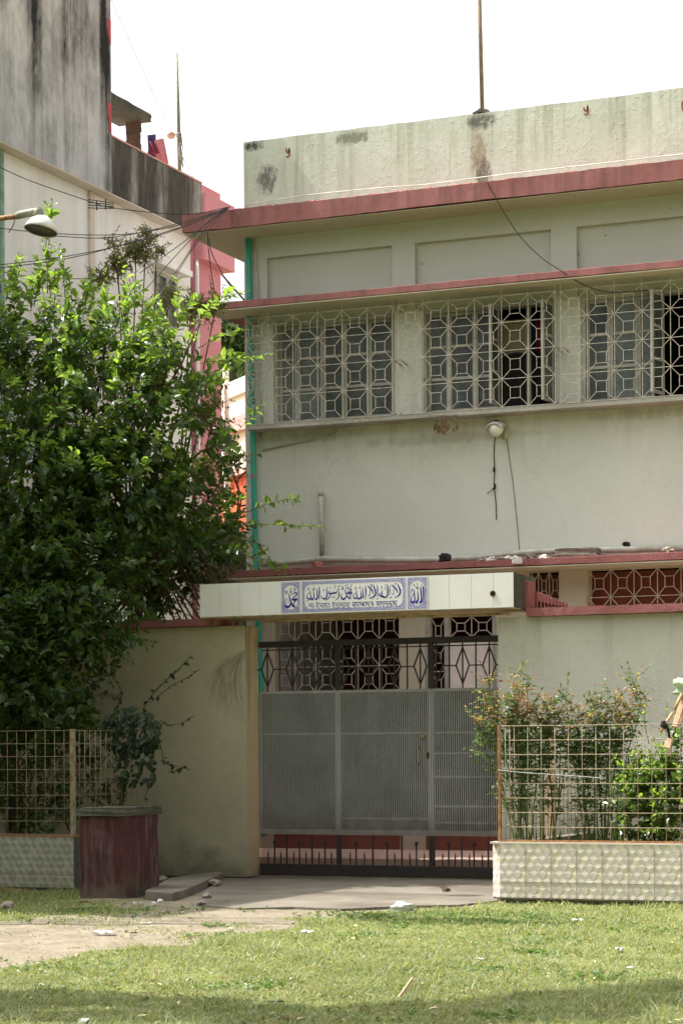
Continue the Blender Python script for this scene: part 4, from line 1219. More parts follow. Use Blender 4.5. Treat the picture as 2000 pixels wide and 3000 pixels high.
# ------------------------------------------------------------------ pipes, lamp and wires on the house
def path(pts, **k): return [at(p[0], p[1], **k) for p in pts]
YP = YW - 0.05
DP = empty('drainpipe', at(750, 2000, y=YP) * 1, 'turquoise plastic drainpipe running down the corner of the house', 'pipe')
DP.location.z = 0
pp = path([(727, 672), (729, 800), (733, 1000), (737, 1180), (741, 1300), (744, 1420), (749, 1640)], y=YP)
pp.append(Vector((pp[-1].x + .06, YP, 2.4))); pp.append(Vector((pp[-1].x + .03, YP, 0.35)))
m = MB(); m.tube(pp, .036, 12); m.build('pipe', M['green_pipe'], DP, smooth=True)
q = at(743.5, 1395, y=YP); m = MB(); m.lathe((q.x, YP, q.z - .025), [(.038, 0), (.041, 0), (.041, .05), (.038, .05)], 14); m.build('clamp', M['clamp'], DP)
TP = empty('conduit', at(752, 690, y=YP), 'thin pale conduit beside the turquoise drainpipe under the roof', 'pipe')
m = MB(); m.tube(path([(742, 678), (748, 760), (755, 872), (757, 1010), (763, 1130), (768, 1240)], y=YP + .02), .013, 8); m.build('pipe', M['pvc'], TP, smooth=True)
YV = YW - 0.07
PV = empty('waste_pipe', at(940, 1640, y=YV), 'grey plastic waste pipe lying along the lower sunshade with a capped riser', 'pipe')
m = MB(); m.tube(path([(765, 1652), (840, 1648), (935, 1639), (1100, 1640), (1300, 1640), (1420, 1632), (1520, 1620), (1640, 1613), (1800, 1610), (2080, 1604)], y=YV), .040, 12); m.build('main_pipe', M['pvc'], PV, smooth=True)
m = MB(); m.tube(path([(940, 1446), (942, 1540), (944, 1640)], y=YV), .032, 12); m.build('riser', M['pvc'], PV, smooth=True)
q = at(940, 1442, y=YV); m = MB(); m.lathe(q - Vector((0, 0, .03)), [(.036, -.02), (.038, .02), (.036, .045), (.022, .065), (.0, .07)], 14); m.build('cap', M['pvc'], PV, smooth=True)
q = at(943.5, 1638, y=YV); m = MB(); m.lathe(q - Vector((.09, 0, 0)), [(.043, 0), (.046, .005), (.046, .175), (.043, .18)], 14, Vector((1, 0, 0))); m.build('joint', M['pvc'], PV, smooth=True)
YB = YW - 0.02
CB = empty('bent_conduit', at(768, 1300, y=YB), 'pale bent conduit hanging below the window sill near the drainpipe', 'pipe')
m = MB(); m.tube(path([(766, 1262), (767, 1314), (771, 1318), (985, 1273), (991, 1268), (991, 1246)], y=YB), .013, 8); m.build('pipe', M['pvc'], CB, smooth=True)
q = at(768, 1314, y=YB); m = MB(); m.lathe(q - Vector((0, 0, .03)), [(.02, 0), (.022, .005), (.022, .055), (.02, .06)], 10); m.build('elbow', M['pvc'], CB, smooth=True)

# wall lamp
q = at(1452, 1256, y=YW - .16)
WLp = empty('wall_lamp', (q.x, YW, q.z), 'round white globe wall lamp with a small hood under the middle window', 'lamp')
m = MB(); m.lathe(q, [(.002, -.092), (.04, -.084), (.07, -.06), (.09, -.02), (.092, .01), (.08, .05), (.05, .075)], 22); m.build('globe', M['globe'], WLp, smooth=True)
m = MB()
hp = []
for i in range(9):
    for j in range(9):
        u, v = (i / 8 - .5), (j / 8)
        hp.append((q.x + u * .24, YW - .02 - v * .25, q.z + .115 - (abs(u) * 1.6) ** 2 * .10 - v ** 2 * .06))
m.add(hp, [(i * 9 + j, i * 9 + j + 1, (i + 1) * 9 + j + 1, (i + 1) * 9 + j) for i in range(8) for j in range(8)])
o = m.build('hood', M['white_enamel'], WLp, smooth=True); sd = o.modifiers.new('solid', 'SOLIDIFY'); sd.thickness = .006
m = MB(); m.tube([(q.x, YW - .155, q.z + .04), (q.x, YW - .155, q.z + .105)], .03, 10); m.build('holder', M['black'], WLp)
a, b = at(1478, 1262, y=YW - .02), at(1488, 1286, y=YW - .02)
m = MB(); m.box(a.x, b.x, YW - .05, YW - .002, b.z, a.z); m.build('junction_box', M['soffit'], WLp, bevel=.006)
def cable(name, label, pts, r=.006, mat='cable', group=None, cat='cable', n=5, sub=4, sp=None):
    P = [Vector(p) for p in pts]
    Q = []
    for i in range(len(P) - 1):
        p0, p1, p2, p3 = P[max(i - 1, 0)], P[i], P[i + 1], P[min(i + 2, len(P) - 1)]
        for k in range(sub):
            t = k / sub
            Q.append(0.5 * (2 * p1 + (p2 - p0) * t + (2 * p0 - 5 * p1 + 4 * p2 - p3) * t * t + (3 * p1 - p0 - 3 * p2 + p3) * t ** 3))
    Q.append(P[-1])
    m = MB(); m.tube(Q, r, n)
    o = m.build(name, M[mat], None, smooth=True, loc=P[0])
    return tag(o, label, cat, group)
YB2 = YW - .012
cable('lamp_cord', 'black cord hanging straight down from the wall lamp with a taped joint', path([(1449, 1282), (1446, 1330), (1448, 1375), (1446, 1420), (1451, 1470), (1453, 1522)], y=YB2), .006)
m = MB()
for (x, y, rr) in ((1447, 1375, .014), (1449, 1424, .013)):
    q = at(x, y, y=YB2); m.lathe(q - Vector((0, .008, .03)), [(.004, -.01), (rr, 0), (rr, .05), (.004, .06)], 8)
q = at(1449, 1424, y=YB2); m.tube([q, q + Vector((-.05, -.01, -.06)), q + Vector((-.10, -.01, -.09))], .005, 5); m.tube([q, q + Vector((-.02, -.02, -.05))], .004, 5)
o = m.build('cord_joint', M['blackrag'], None, loc=at(1447, 1375, y=YB2)); tag(o, 'taped joints with loose ends on the hanging lamp cord', 'cord joint')
cable('thin_wire', 'thin dark wire curving down from the lamp box to the lower sunshade', path([(1484, 1288), (1492, 1350), (1503, 1430), (1512, 1520), (1522, 1632)], y=YB2), .0035)
cable('roof_cable', 'dark cable sagging from the red roof edge across to the window bars', [at(1422, 526, y=YS - .02), at(1465, 605, y=YS - .02), at(1520, 690, y=YS + .0), at(1585, 755, y=YS + .0), at(1640, 792, y=YCH - .04), at(1700, 830, y=YCH + .1), at(1780, 856, y=YGR - .02), at(1900, 850, y=YGR - .02)], .006)
cable('white_cable', 'white cable lying along the foot of the parapet on the roof edge', [at(p[0], p[1], y=YS + .05) for p in [(716, 601), (850, 578), (1000, 561), (1130, 549), (1250, 540), (1420, 518), (1600, 497), (1800, 474), (2060, 444)]], .006, 'white_cable')

# roof flagpole on its cement mound
q = at(1412, 318, y=YW + .07)
FP = empty('roof_pole', (q.x, YW + .07, 9.35), 'tall tan steel pole set in a cement lump on the parapet', 'pole')
m = MB(); a = at(1399, -160, y=YW + .07); m.tube([(q.x, YW + .07, 9.38), (a.x, YW + .07, a.z)], .026, 10); m.build('shaft', M['steel'], FP, smooth=True)
m = rough_box(q.x - .11, q.x + .11, YW + .01, YW + .13, 9.35, 9.39, 6, .010, 9)
m.v = [(x + (q.x - x) * max(0, (z - 9.36)) * 5, y, z + .035 * max(0, 1 - abs(x - q.x) / .12)) for x, y, z in m.v]
m.build('mound', M['mortar'], FP)

# rubble left on the lower sunshade
zs_ = ZCH + .086
def lump(name, label, cat, p, s, mat, seed, squash=(1, 1, 1), rough=.35):
    r = random.Random(seed)
    bm = bmesh.new(); bmesh.ops.create_icosphere(bm, subdivisions=2, radius=s)
    for v in bm.verts:
        k = 1 + r.uniform(-rough, rough)
        v.co = Vector((v.co.x * squash[0] * k, v.co.y * squash[1] * k, v.co.z * squash[2] * k))
    zmin = min(v.co.z for v in bm.verts)
    m = MB(); bm.verts.ensure_lookup_table()
    m.add([(v.co.x + p[0], v.co.y + p[1], v.co.z - zmin + p[2] - .003) for v in bm.verts], [tuple(v.index for v in f.verts) for f in bm.faces]); bm.free()
    o = m.build(name, mat, None, loc=p); return tag(o, label, cat)
def onsh(px, py=1650): q = at(px, py, y=YGC + .22); return (q.x, YGC + .22, zs_)
lump('rag_lump', 'black rag lump lying on the lower sunshade above the tiled canopy', 'rag', onsh(1301), .075, M['blackrag'], 1, (1.1, .8, .8))
lump('rag_lump', 'small black lump sitting on the waste pipe past the cement block', 'rag', (at(1833, 1604, y=YV).x, YV, at(1833, 1604, y=YV).z - .0), .05, M['blackrag'], 2, (1, .7, .6))
lump('plaster_lump', 'reddish plaster lump under the capped riser of the waste pipe', 'rubble', onsh(930), .06, M['broken'], 3, (1.1, .8, .8))
q = onsh(1692)
m = rough_box(q[0] - .26, q[0] + .26, q[1] - .1, q[1] + .1, q[2] - .002, q[2] + .11, 5, .006, 5); o = m.build('cement_block', M['mortar'], None, loc=q); tag(o, 'grey cement block lying on the lower sunshade against the pipe', 'block')
for i, (px, s, l) in enumerate(((1412, .045, 'white rubble piece on the lower sunshade nearest the black rag lump'), (1440, .05, 'largest pale chunk in the sunshade rubble before the white rag'), (1466, .04, 'small pale chip in the middle of the sunshade rubble'), (1490, .045, 'flat grey chip touching the near side of the white rag on the sunshade'), (1552, .055, 'pale rubble chunk between the white rag and the cement block'), (1590, .05, 'white rubble piece nearest the cement block on the lower sunshade'), (1952, .06, 'white crumpled scrap on the lower sunshade above the long red vent panel'))):
    lump('rubble_piece', l, 'rubble', onsh(px), s, M['paper'] if i % 2 else M['stone'], 20 + i, (1.2, .9, .6), .45)
q = at(1512, 1640, y=YGC - .02)
lump('white_rag', 'white rag hanging over the edge of the lower sunshade', 'rag', (q.x, YGC - .015, q.z - .05), .055, M['paper'], 31, (1.0, .5, 1.0), .4)

# dry leaves caught under the window bars
m = MB()
lr2 = random.Random(12)
q0 = at(1312, 1222, y=YGR - .02)
for i in range(16):
    c = Vector((q0.x + lr2.uniform(-.14, .14), YGR - lr2.uniform(0, .06), q0.z + lr2.uniform(-.16, .03)))
    d = Vector((lr2.uniform(-.6, .6), lr2.uniform(-.3, .1), -1)).normalized(); s = d.cross(Vector((0, 1, 0))).normalized(); L = lr2.uniform(.06, .13)
    m.add([c, c + d * L * .4 + s * L * .2, c + d * L, c + d * L * .4 - s * L * .2 + Vector((0, -.02, 0))], [(0, 1, 2), (0, 2, 3)])
for i in range(8): m.bar((q0.x + lr2.uniform(-.3, .1), YGR - .01, q0.z + .03), (q0.x + lr2.uniform(-.1, .3), YGR - .03, q0.z + lr2.uniform(-.15, .02)), .004)
o = m.build('dry_leaf_tuft', M['dryleaf'], None, loc=q0); tag(o, 'tuft of dry brown leaves caught on the window sill edge', 'dry leaves')

# inside the open window
YI = YW + .62
a, b = at(1565, 985, y=YI), at(1602, 1040, y=YI)
def cloth(name, label, pa, pb, Y, mat, seed):
    m = MB(); n = 14; r = random.Random(seed)
    a, b = at(*pa, y=Y), at(*pb, y=Y)
    vs = []
    for i in range(n + 1):
        for j in range(7):
            u = i / n; v = j / 6
            vs.append((a.x + (b.x - a.x) * u, Y + .03 * math.sin(u * 19 + seed) * (.4 + v), a.z + (b.z - a.z) * v + .02 * math.sin(u * 7 + seed) * v))
    m.add(vs, [(i * 7 + j, i * 7 + j + 1, (i + 1) * 7 + j + 1, (i + 1) * 7 + j) for i in range(n) for j in range(6)])
    o = m.build(name, mat, None, smooth=True, loc=a); sd = o.modifiers.new('solid', 'SOLIDIFY'); sd.thickness = .006
    return tag(o, label, 'cloth')
cloth('hanging_cloth', 'dark blue cloth hanging inside the open middle window', (1548, 930), (1592, 1012), YI + .05, M['cloth_blue'], 1)
cloth('hanging_cloth', 'maroon cloth hanging inside the open middle window', (1566, 938), (1600, 1028), YI - .08, M['cloth_maroon'], 2)
a, b = at(1462, 950, y=YI - .1), at(1545, 1040, y=YI - .1)
m = MB(); m.box(a.x, b.x, YI - .1, YI + .4, 4.0, a.z); m.box(a.x - .02, b.x + .02, YI - .12, YI + .42, a.z, a.z + .04); o = m.build('cupboard', M['cloth_cream'], None, loc=(a.x, YI - .1, 4.0), bevel=.01); tag(o, 'cream cupboard inside the room behind the open window', 'cupboard')
YI -= .3
q = at(1508, 1090, y=YI)
CH = empty('round_back_chair', (q.x, YI, 4.0), 'dark round backed chair silhouetted in the open middle window', 'chair')
m = MB(); m.lathe((q.x, YI, q.z - .12), [(.0, -.02), (.37, -.02), (.38, 0), (.37, .02), (0, .02)], 24, Vector((0, -1, .15))); m.build('backrest', M['blackrag'], CH)
m = MB(); m.box(q.x - .3, q.x + .3, YI + .02, YI + .17, 4.42, 4.5); m.build('seat', M['blackrag'], CH, bevel=.02)
for sx_ in (-.27, .27):
    for sy_ in (.05, .14):
        m = MB(); m.tube([(q.x + sx_, YI + sy_, 4.0), (q.x + sx_ * .95, YI + sy_, 4.42)], .02, 6); m.build('leg', M['blackrag'], CH)
# faded notice on the right boundary wall
a, b = at(1500, 2030, y=YC - .004), at(1545, 2085, y=YC - .004)
m = MB(); m.box(a.x, b.x, YC - .008, YC - .001, b.z, a.z); o = m.build('wall_notice', M['notice'], None, loc=a); tag(o, 'faded rectangular notice on the boundary wall behind the tallest rose bush', 'notice')

# ------------------------------------------------------------------ left building
XB = -15.07; XPB = -14.86; YF = 30.0
yst = Yx(327, 395, XPB)
zeave = Zx(518, 660, XPB); zlow = Zx(327, 395, XPB)
YN = 23.7
LB = empty('apartment_house', (XB, YF, 0), 'tall white apartment house with black rain stained roof walls behind the tree', 'house')
m = MB(); m.box(-24, XB, YN, YF, 0, zeave); m.build('wall', M['whitewall'], LB)
m = MB(); m.box(-24, XPB - .004, YN - .1, YF - .002, zeave + .002, zeave + .018); m.build('eave_slab', M['whitesoffit'], LB)
m = MB(); m.box(-24, XPB, YN - .1, yst, zeave + .0185, 14.2); m.build('stained_wall', M['stained'], LB)
m = MB(); m.box(XPB - .16, XPB - .004, yst + .002, YF - .004, zeave + .0185, zlow - .02); m.build('parapet', M['mould'], LB, bevel=.02)
m = MB(); m.box(XPB - .17, XPB + .004, yst + .003, YF - .003, zlow - .0195, zlow + .004); m.build('parapet_edge', M['farpink'], LB)
m = MB(); m.box(-24, XB, 16.6, YN - .001, 0, 9.0); m.box(-24, XB + .2, 16.5, YN - .101, 9.0, 9.12); m.build('added_shade_wing', M['whitewall'], LB)  # unseen wing added to shade the lower tree and the ground before it
# red painted returns on the tall wall
for (za_, zb_) in ((Zx(325, 385, XPB), Zx(325, 305, XPB)), (Zx(325, 120, XPB), Zx(325, 60, XPB))):
    m = MB(); m.prism([(XPB + .003, yst - .12, zb_), (XPB + .003, yst - .001, zb_), (XPB + .003, yst - .001, za_ - .05), (XPB + .003, yst - .05, za_)], (.002, 0, 0)); m.build('red_paint', M['redpaint'], LB)
# wall ribs and corner pipe
for px in (265,):
    y = Yx(px, 700, XB); m = MB(); m.box(XB, XB + .04, y - .06, y + .06, 0, zeave - .001); m.build('rib', M['whitesoffit'], LB)
y = Yx(2, 700, XB); m = MB(); m.tube([(XB + .03, y, 0), (XB + .03, y, zeave)], .03, 8); m.build('corner_pipe', simple('faded_green_pipe', lin(150, 182, 168), .6), LB)
# window with hood
y0, y1 = Yx(453, 860, XB), Yx(511, 860, XB)
z1_, z0_ = Zx(453, 795, XB), Zx(453, 950, XB)
def sidewin(y0, y1, z0, z1):
    m = MB(); t = .05
    m.box(XB + .002, XB + .05, y0, y0 + t, z0, z1); m.box(XB + .002, XB + .05, y1 - t, y1, z0, z1); m.box(XB + .002, XB + .05, y0 + t, y1 - t, z1 - t, z1); m.box(XB + .002, XB + .05, y0 + t, y1 - t, z0, z0 + t)
    m.box(XB + .002, XB + .055, (y0 + y1) / 2 - .03, (y0 + y1) / 2 + .03, z0 + t, z1 - t)
    w = m.build('window', M['frame'], LB)
    MB().box(XB + .004, XB + .02, y0 + t, y1 - t, z0 + t, z1 - t).build('pane', M['glass'], w)
    m = MB(); m.box(XB + .001, XB + .20, y0 - .25, y1 + .22, z1 + .06, z1 + .15); m.build('hood', M['whitewall'], w, bevel=.006)
    m = MB(); m.box(XB + .001, XB + .06, y0 - .02, y1 + .02, z0 - .1, z0 - .002); m.build('sill', M['whitewall'], w)
sidewin(y0, y1, z0_, z1_)
z1_, z0_ = Zx(453, 1390, XB), Zx(453, 1560, XB)
sidewin(y0, y1, z0_, z1_)
y0b, y1b = Yx(100, 900, XB), Yx(190, 900, XB); sidewin(y0b, y1b, Zx(100, 1420, XB), Zx(100, 1180, XB))
# pink wing behind
yr = Yx(648, 1000, XB + .02)
PB = empty('pink_house', (XB, YF + .05, 0), 'pink painted house wing behind the white apartment house', 'house')
m = MB(); m.box(-22, XB + .02, YF + .04, yr, 0, Zx(600, 545, XB + .02)); m.build('wall', M['pinkwall'], PB)
zb0_, zb1_ = Zx(566, 745, XB + .2), Zx(600, 640, XB + .2)
m = MB(); m.box(-22.1, XB + .22, YF + .06, yr + .10, zb0_, zb1_ + .4); m.build('roof_beam', M['pinkwall'], PB, bevel=.01)
m = MB(); m.box(-22, XB + .1, YF + .05, yr + .05, Zx(620, 600, XB + .1) - .0, Zx(620, 583, XB + .1)); m.build('parapet', M['farpink'], PB)
m = MB(); m.tube([(XB + .07, YF + .09, 0), (XB + .07, YF + .09, zb0_)], .03, 8); m.build('rain_pipe', M['whitewall'], PB, smooth=True)

# brick shelter on the roof
XPp = XPB - .08
RSH = empty('rooftop_shelter', (XPp, yst + .6, zlow), 'unfinished brick shelter with a concrete slab on the stained roof wall', 'shelter')
def brickpier(xa, xb, ya, yb, za, zb, seed, mat):
    m = MB(); r = random.Random(seed); z = za; k = 0
    while z < zb:
        h = .078; j = lambda: r.uniform(-.012, .012)
        m.box(xa + j(), xb + j(), ya + j(), yb + j(), z, min(z + h, zb)); z += h + .002
    return m.build('brick_pier', mat, RSH, bevel=.008)
ypa, ypb = Yx(385, 400, XPB), Yx(437, 420, XPB)
zpt2 = Zx(437, 352, XPB)
ypm = Yx(412, 400, XPB - .12)
brickpier(XPB - .36, XPB - .12, ypm, ypb, zlow + .004, zpt2, 1, M['brick'])
brickpier(XPB - .34, XPB - .15, yst + .03, yst + .20, zlow + .004, zpt2, 2, M['mould'])
m = rough_box(XPB - .55, XPB - .02, yst + .01, ypb + .12, zpt2 + .001, zpt2 + .12, 6, .008, 6); m.build('slab', M['moss'], RSH)
# clothes on the roof line
def cloth_x(name, label, pts, mat, seed, th=.008):
    m = MB(); n, k = 12, 6
    (a, b, c, d) = [at(p[0], p[1], x=XPB - .45) for p in pts]     # top-left, top-right, bottom-right, bottom-left
    vs = []
    for i in range(n + 1):
        for j in range(k + 1):
            u, v = i / n, j / k
            p = (a * (1 - u) + b * u) * (1 - v) + (d * (1 - u) + c * u) * v
            vs.append((p.x + .03 * math.sin(u * 11 + seed) * (.3 + v), p.y, p.z))
    m.add(vs, [(i * (k + 1) + j, i * (k + 1) + j + 1, (i + 1) * (k + 1) + j + 1, (i + 1) * (k + 1) + j) for i in range(n) for j in range(k)])
    o = m.build(name, mat, None, smooth=True, loc=a); sd = o.modifiers.new('solid', 'SOLIDIFY'); sd.thickness = th
    return tag(o, label, 'cloth', 'washing on the roof line')
cloth_x('washing', 'navy blue cloth hanging beside the brick pier on the roof', [(432, 396), (458, 393), (460, 470), (432, 470)], M['cloth_navy'], 1)
cloth_x('washing', 'pink trousers drying on the roof next to the navy cloth', [(436, 414), (479, 405), (492, 480), (464, 478)], M['cloth_pink'], 2)
cloth_x('washing', 'dark maroon garment drying in front of the pink trousers', [(440, 418), (455, 420), (462, 450), (434, 455)], M['cloth_maroon'], 3)
# pole with rags and a small dish-shaped plastic tray
a, b = at(527, 500, x=XPB - .1), at(518.5, 155, x=XPB - .1)
RP = empty('rooftop_mast', a, 'thin grey green mast with rags tied to it on the stained roof wall', 'mast')
m = MB(); m.tube([a - Vector((0, 0, .1)), a.lerp(b, .5), b], [.03, .026, .012], 8); m.build('shaft', M['polegrey'], RP, smooth=True)
m = MB()
for i in range(14):
    t = lr2.uniform(.02, .32); c = a.lerp(b, t)
    m.tube([c + Vector((.02, lr2.uniform(-.04, .04), 0)), c + Vector((.03, lr2.uniform(-.09, .09), -lr2.uniform(.06, .2)))], [.014, .004], 4)
for t in (.29, .30, .31): c = a.lerp(b, t); m.lathe(c, [(.03, -.02), (.045, 0), (.03, .02)], 8)
m.build('rag_tie', M['stone'], RP)
q = at(501, 396, x=XPB - .1)
m = MB(); m.lathe(q, [(.0, -.055), (.035, -.05), (.06, -.02), (.07, .03), (.066, .03), (.056, -.016), (.03, -.045), (.0, -.05)], 18, Vector((.25, .2, 1)))
o = m.build('plastic_basket', M['dish'], None, smooth=True, loc=q); tag(o, 'small peach plastic basket hanging near the rooftop mast', 'basket')
cable('guy_wire', 'thin pale guy wire coming down from the sky to the rooftop mast', [at(318, -20, x=XPB), at(420, 210, x=XPB - .05), at(512, 408, x=XPB - .1)], .0045, 'wire_pale', cat='wire')
cable('guy_wire', 'thin pale guy wire running from the mast down to the pink roof', [at(530, 450, x=XPB - .1), at(566, 520, x=XPB)], .0045, 'wire_pale', cat='wire')

# ------------------------------------------------------------------ cables fanning from the roof corner
YE = YS - .03
def fan(pts, y0, y1):
    n = len(pts); L = []
    for i, p in enumerate(pts): L.append(at(p[0], p[1], y=y0 + (y1 - y0) * i / (n - 1)))
    return L
fans = [
    ([(-40, 470), (85, 528), (270, 592), (315, 606), (420, 620), (530, 628), (600, 622), (664, 607)], 'topmost black cable crossing the white wall to the red roof corner'),
    ([(-40, 662), (75, 677), (250, 688), (400, 683), (560, 650), (668, 606)], 'black cable passing just behind the street lamp to the roof corner'),
    ([(120, 688), (190, 693), (300, 697), (430, 678), (600, 632), (666, 607)], 'short black cable starting at the street lamp shade'),
    ([(-40, 780), (150, 758), (330, 725), (480, 685), (600, 640), (664, 610)], 'black cable rising just above the tree top to the roof corner'),
    ([(-40, 790), (200, 757), (400, 705), (560, 655), (666, 609)], 'lowest of the long cables skimming the tree top to the roof corner'),
    ([(410, 800), (530, 715), (600, 660), (668, 609)], 'cable dropping from the roof corner behind the pale creeper top'),
    ([(425, 850), (540, 722), (620, 640), (670, 608)], 'cable dropping from the roof corner across the side window frame'),
    ([(445, 900), (520, 790), (600, 672), (672, 607)], 'steep cable dropping from the roof corner past the side window'),
    ([(460, 905), (560, 735), (640, 640), (675, 606)], 'steepest cable of the fan, next to the drooping loops'),
    ([(-40, 785), (60, 806), (180, 816), (360, 815)], 'slack black cable lying over the uppermost tree leaves'),
]
for k, (p, l) in enumerate(fans): cable('overhead_cable', l, fan(p, 21.5 if k < 5 else 23.4, YE), .0052, group='cables fanning from the roof corner', cat='cable')
cable('loose_cable', 'shorter loose dark cable hanging almost straight in front of the pink beam', [at(p[0], p[1], y=YS) for p in [(608, 680), (610, 720), (616, 775), (626, 840), (634, 870)]], .006)
cable('loose_cable', 'longer loose dark cable swinging from the pink beam towards the drainpipe', [at(p[0], p[1], y=YS) for p in [(612, 700), (620, 740), (645, 790), (672, 835), (715, 878)]], .006)
m = MB(); q = at(297, 600, y=23.0)
for s in (-.05, -.017, .017, .05): m.bar(q + Vector((-.17, 0, s + .03)), q + Vector((.17, 0, s * .6 - .03)), .010)
m.bar(q + Vector((-.06, 0, -.06)), q + Vector((-.06, 0, .06)), .012); m.bar(q + Vector((.06, 0, -.06)), q + Vector((.06, 0, .06)), .012)
o = m.build('cable_spacer', M['cable'], None, loc=q); tag(o, 'comb shaped black spacer on the topmost cable', 'spacer')

# ------------------------------------------------------------------ street lamp reaching in from the left
YLm = 20.2
q = at(122, 655, y=YLm)
SL = empty('street_lamp', (at(-260, 690, y=YLm).x, YLm, 0), 'old street lamp with a white bowl shade on a rusty arm above the tree', 'street lamp')
xp_ = at(-260, 690, y=YLm).x
m = MB(); m.tube([(xp_, YLm, 0), (xp_, YLm, q.z + .1)], .06, 10); m.build('post', M['steel'], SL, smooth=True)
e = [at(-260, 672, y=YLm), at(-60, 648, y=YLm), at(40, 635, y=YLm), at(52, 632, y=YLm)]
m = MB(); m.tube([(xp_, YLm, e[0].z)] + e, [.028] * 5, 8); m.build('arm', M['rust_post'], SL, smooth=True)
m = MB(); m.tube([at(48, 634, y=YLm), at(60, 629, y=YLm), at(100, 621, y=YLm), at(118, 620, y=YLm)], [.036, .042, .042, .05], 10); m.lathe(at(113, 640, y=YLm), [(.055, 0), (.052, .06), (.05, .10), (.0, .105)], 12); m.build('socket', M['polegrey'], SL, smooth=True)
rr = 49 * (at(1000, 655, y=YLm).x - at(999, 655, y=YLm).x)
c = at(121, 672, y=YLm)
m = MB()
m.lathe(c, [(rr * .22, rr * .80), (rr * .42, rr * .72), (rr * .72, rr * .48), (rr * .93, rr * .12), (rr, -.10 * rr), (rr * .97, -.10 * rr), (rr * .90, rr * .10), (rr * .68, rr * .42), (rr * .3, rr * .66)], 28, Vector((.12, .20, 1)))
m.build('shade', M['white_enamel'], SL, smooth=True)
m = MB(); m.lathe(c, [(rr * .95, -.07 * rr), (rr * .88, .03 * rr), (rr * .5, .1 * rr), (.0, .12 * rr)], 24, Vector((.12, .20, 1))); m.build('reflector', M['lampin'], SL, smooth=True)
m = MB(); m.tube([at(46, 640, y=YLm), at(40, 660, y=YLm), at(26, 682, y=YLm)], .005, 5); m.build('loose_lead', M['cable'], SL)

# ------------------------------------------------------------------ things seen through the gap
dirf = Vector((-math.sin(math.radians(46.9)), math.cos(math.radians(46.9)), 0)); nf = Vector((-dirf.y, dirf.x, 0))   # wall runs along dirf
if nf.dot(Vector((1, 4, 0))) < 0: pass
base = at(690, 1300, y=37.0); base.z = 0
FH = empty('far_house', base, 'sunlit white and orange house seen through the gap between the buildings', 'house')
back = Vector((dirf.y, -dirf.x, 0))
if back.y < 0: back = -back
def wallslab(t0, t1, z0, z1, off, th, name, mat, slope=0):
    a = base + dirf * t0 - back * off; b = base + dirf * t1 - back * off
    m = MB(); m.prism([(a.x, a.y, z0), (b.x, b.y, z0), (b.x + back.x * th, b.y + back.y * th, z0), (a.x + back.x * th, a.y + back.y * th, z0)], (0, 0, z1 - z0))
    return m.build(name, mat, FH)
def zf(px, py):
    # height where the pixel ray meets the vertical plane through base along dirf
    v = ray(px, py); nb = np.array([back.x, back.y, 0.0]); t = ((np.array(base) - _O) @ nb) / (v @ nb); return float((_O + v * t)[2])
wallslab(-3.5, 4.5, zf(700, 1393), zf(700, 1108), 0, 3.0, 'wall', M['farwhite'])
wallslab(-3.5, 4.5, 0, zf(700, 1393) - .001, .02, 3.0, 'lower_wall', M['orange'])
wallslab(-3.5, 4.5, zf(700, 1396), zf(700, 1378), .12, .2, 'ledge', M['farpink'])
wallslab(-3.5, 4.5, zf(700, 1268), zf(700, 1222), .10, .2, 'band', M['farpink'])
wallslab(-3.5, 4.5, zf(700, 1158), zf(700, 1146), .06, .2, 'moulding', M['farwhite'])
q = at(670, 1500, y=31.5)
m = MB(); m.tube([(q.x + .02, 31.5, 0), (at(662, 1150, y=31.5).x, 31.5, at(662, 1080, y=31.5).z)], .05, 10); o = m.build('white_post', M['farwhite'], None, smooth=True, loc=(q.x, 31.5, 0)); tag(o, 'slim white post standing in the gap before the orange wall', 'post')
q = at(608, 1500, y=31.2)
m = MB(); m.tube([(q.x, 31.2, 0), (q.x - .02, 31.2, at(606, 1340, y=31.2).z)], .028, 8); o = m.build('white_post', M['farwhite'], None, smooth=True, loc=(q.x, 31.2, 0)); tag(o, 'thinner white post in the gap, nearer the pink house wall', 'post')
m = MB(); a = at(600, 1562, y=30.6); b = at(740, 1562, y=30.6); m.box(a.x - 1, b.x + .4, 30.6, 30.8, 0, a.z); o = m.build('yard_wall', M['moss'], None, loc=(a.x, 30.6, 0)); tag(o, 'dark mossy yard wall below the orange house', 'wall')
for k, (pts, l) in enumerate((([(680, 1375), (690, 1410), (700, 1440), (695, 1500), (690, 1540)], 'dark loose cable curling before the orange wall, nearest the white post'), ([(735, 1370), (700, 1400), (695, 1425), (706, 1455), (700, 1500), (694, 1530)], 'dark loose cable curling before the orange wall, nearest the drainpipe'), ([(640, 1430), (680, 1470), (720, 1480), (760, 1440)], 'dark loose cable looping low before the orange wall'))):
    cable('gap_cable', l, [at(p[0], p[1], y=31.0) for p in pts], .016, 'cable')
cable('roof_strut', 'thin brown strut slanting from the pink house to the sunshade end', [at(648, 802, y=26.6), at(716, 880, y=26.4)], .014, 'bamboo', cat='strut')

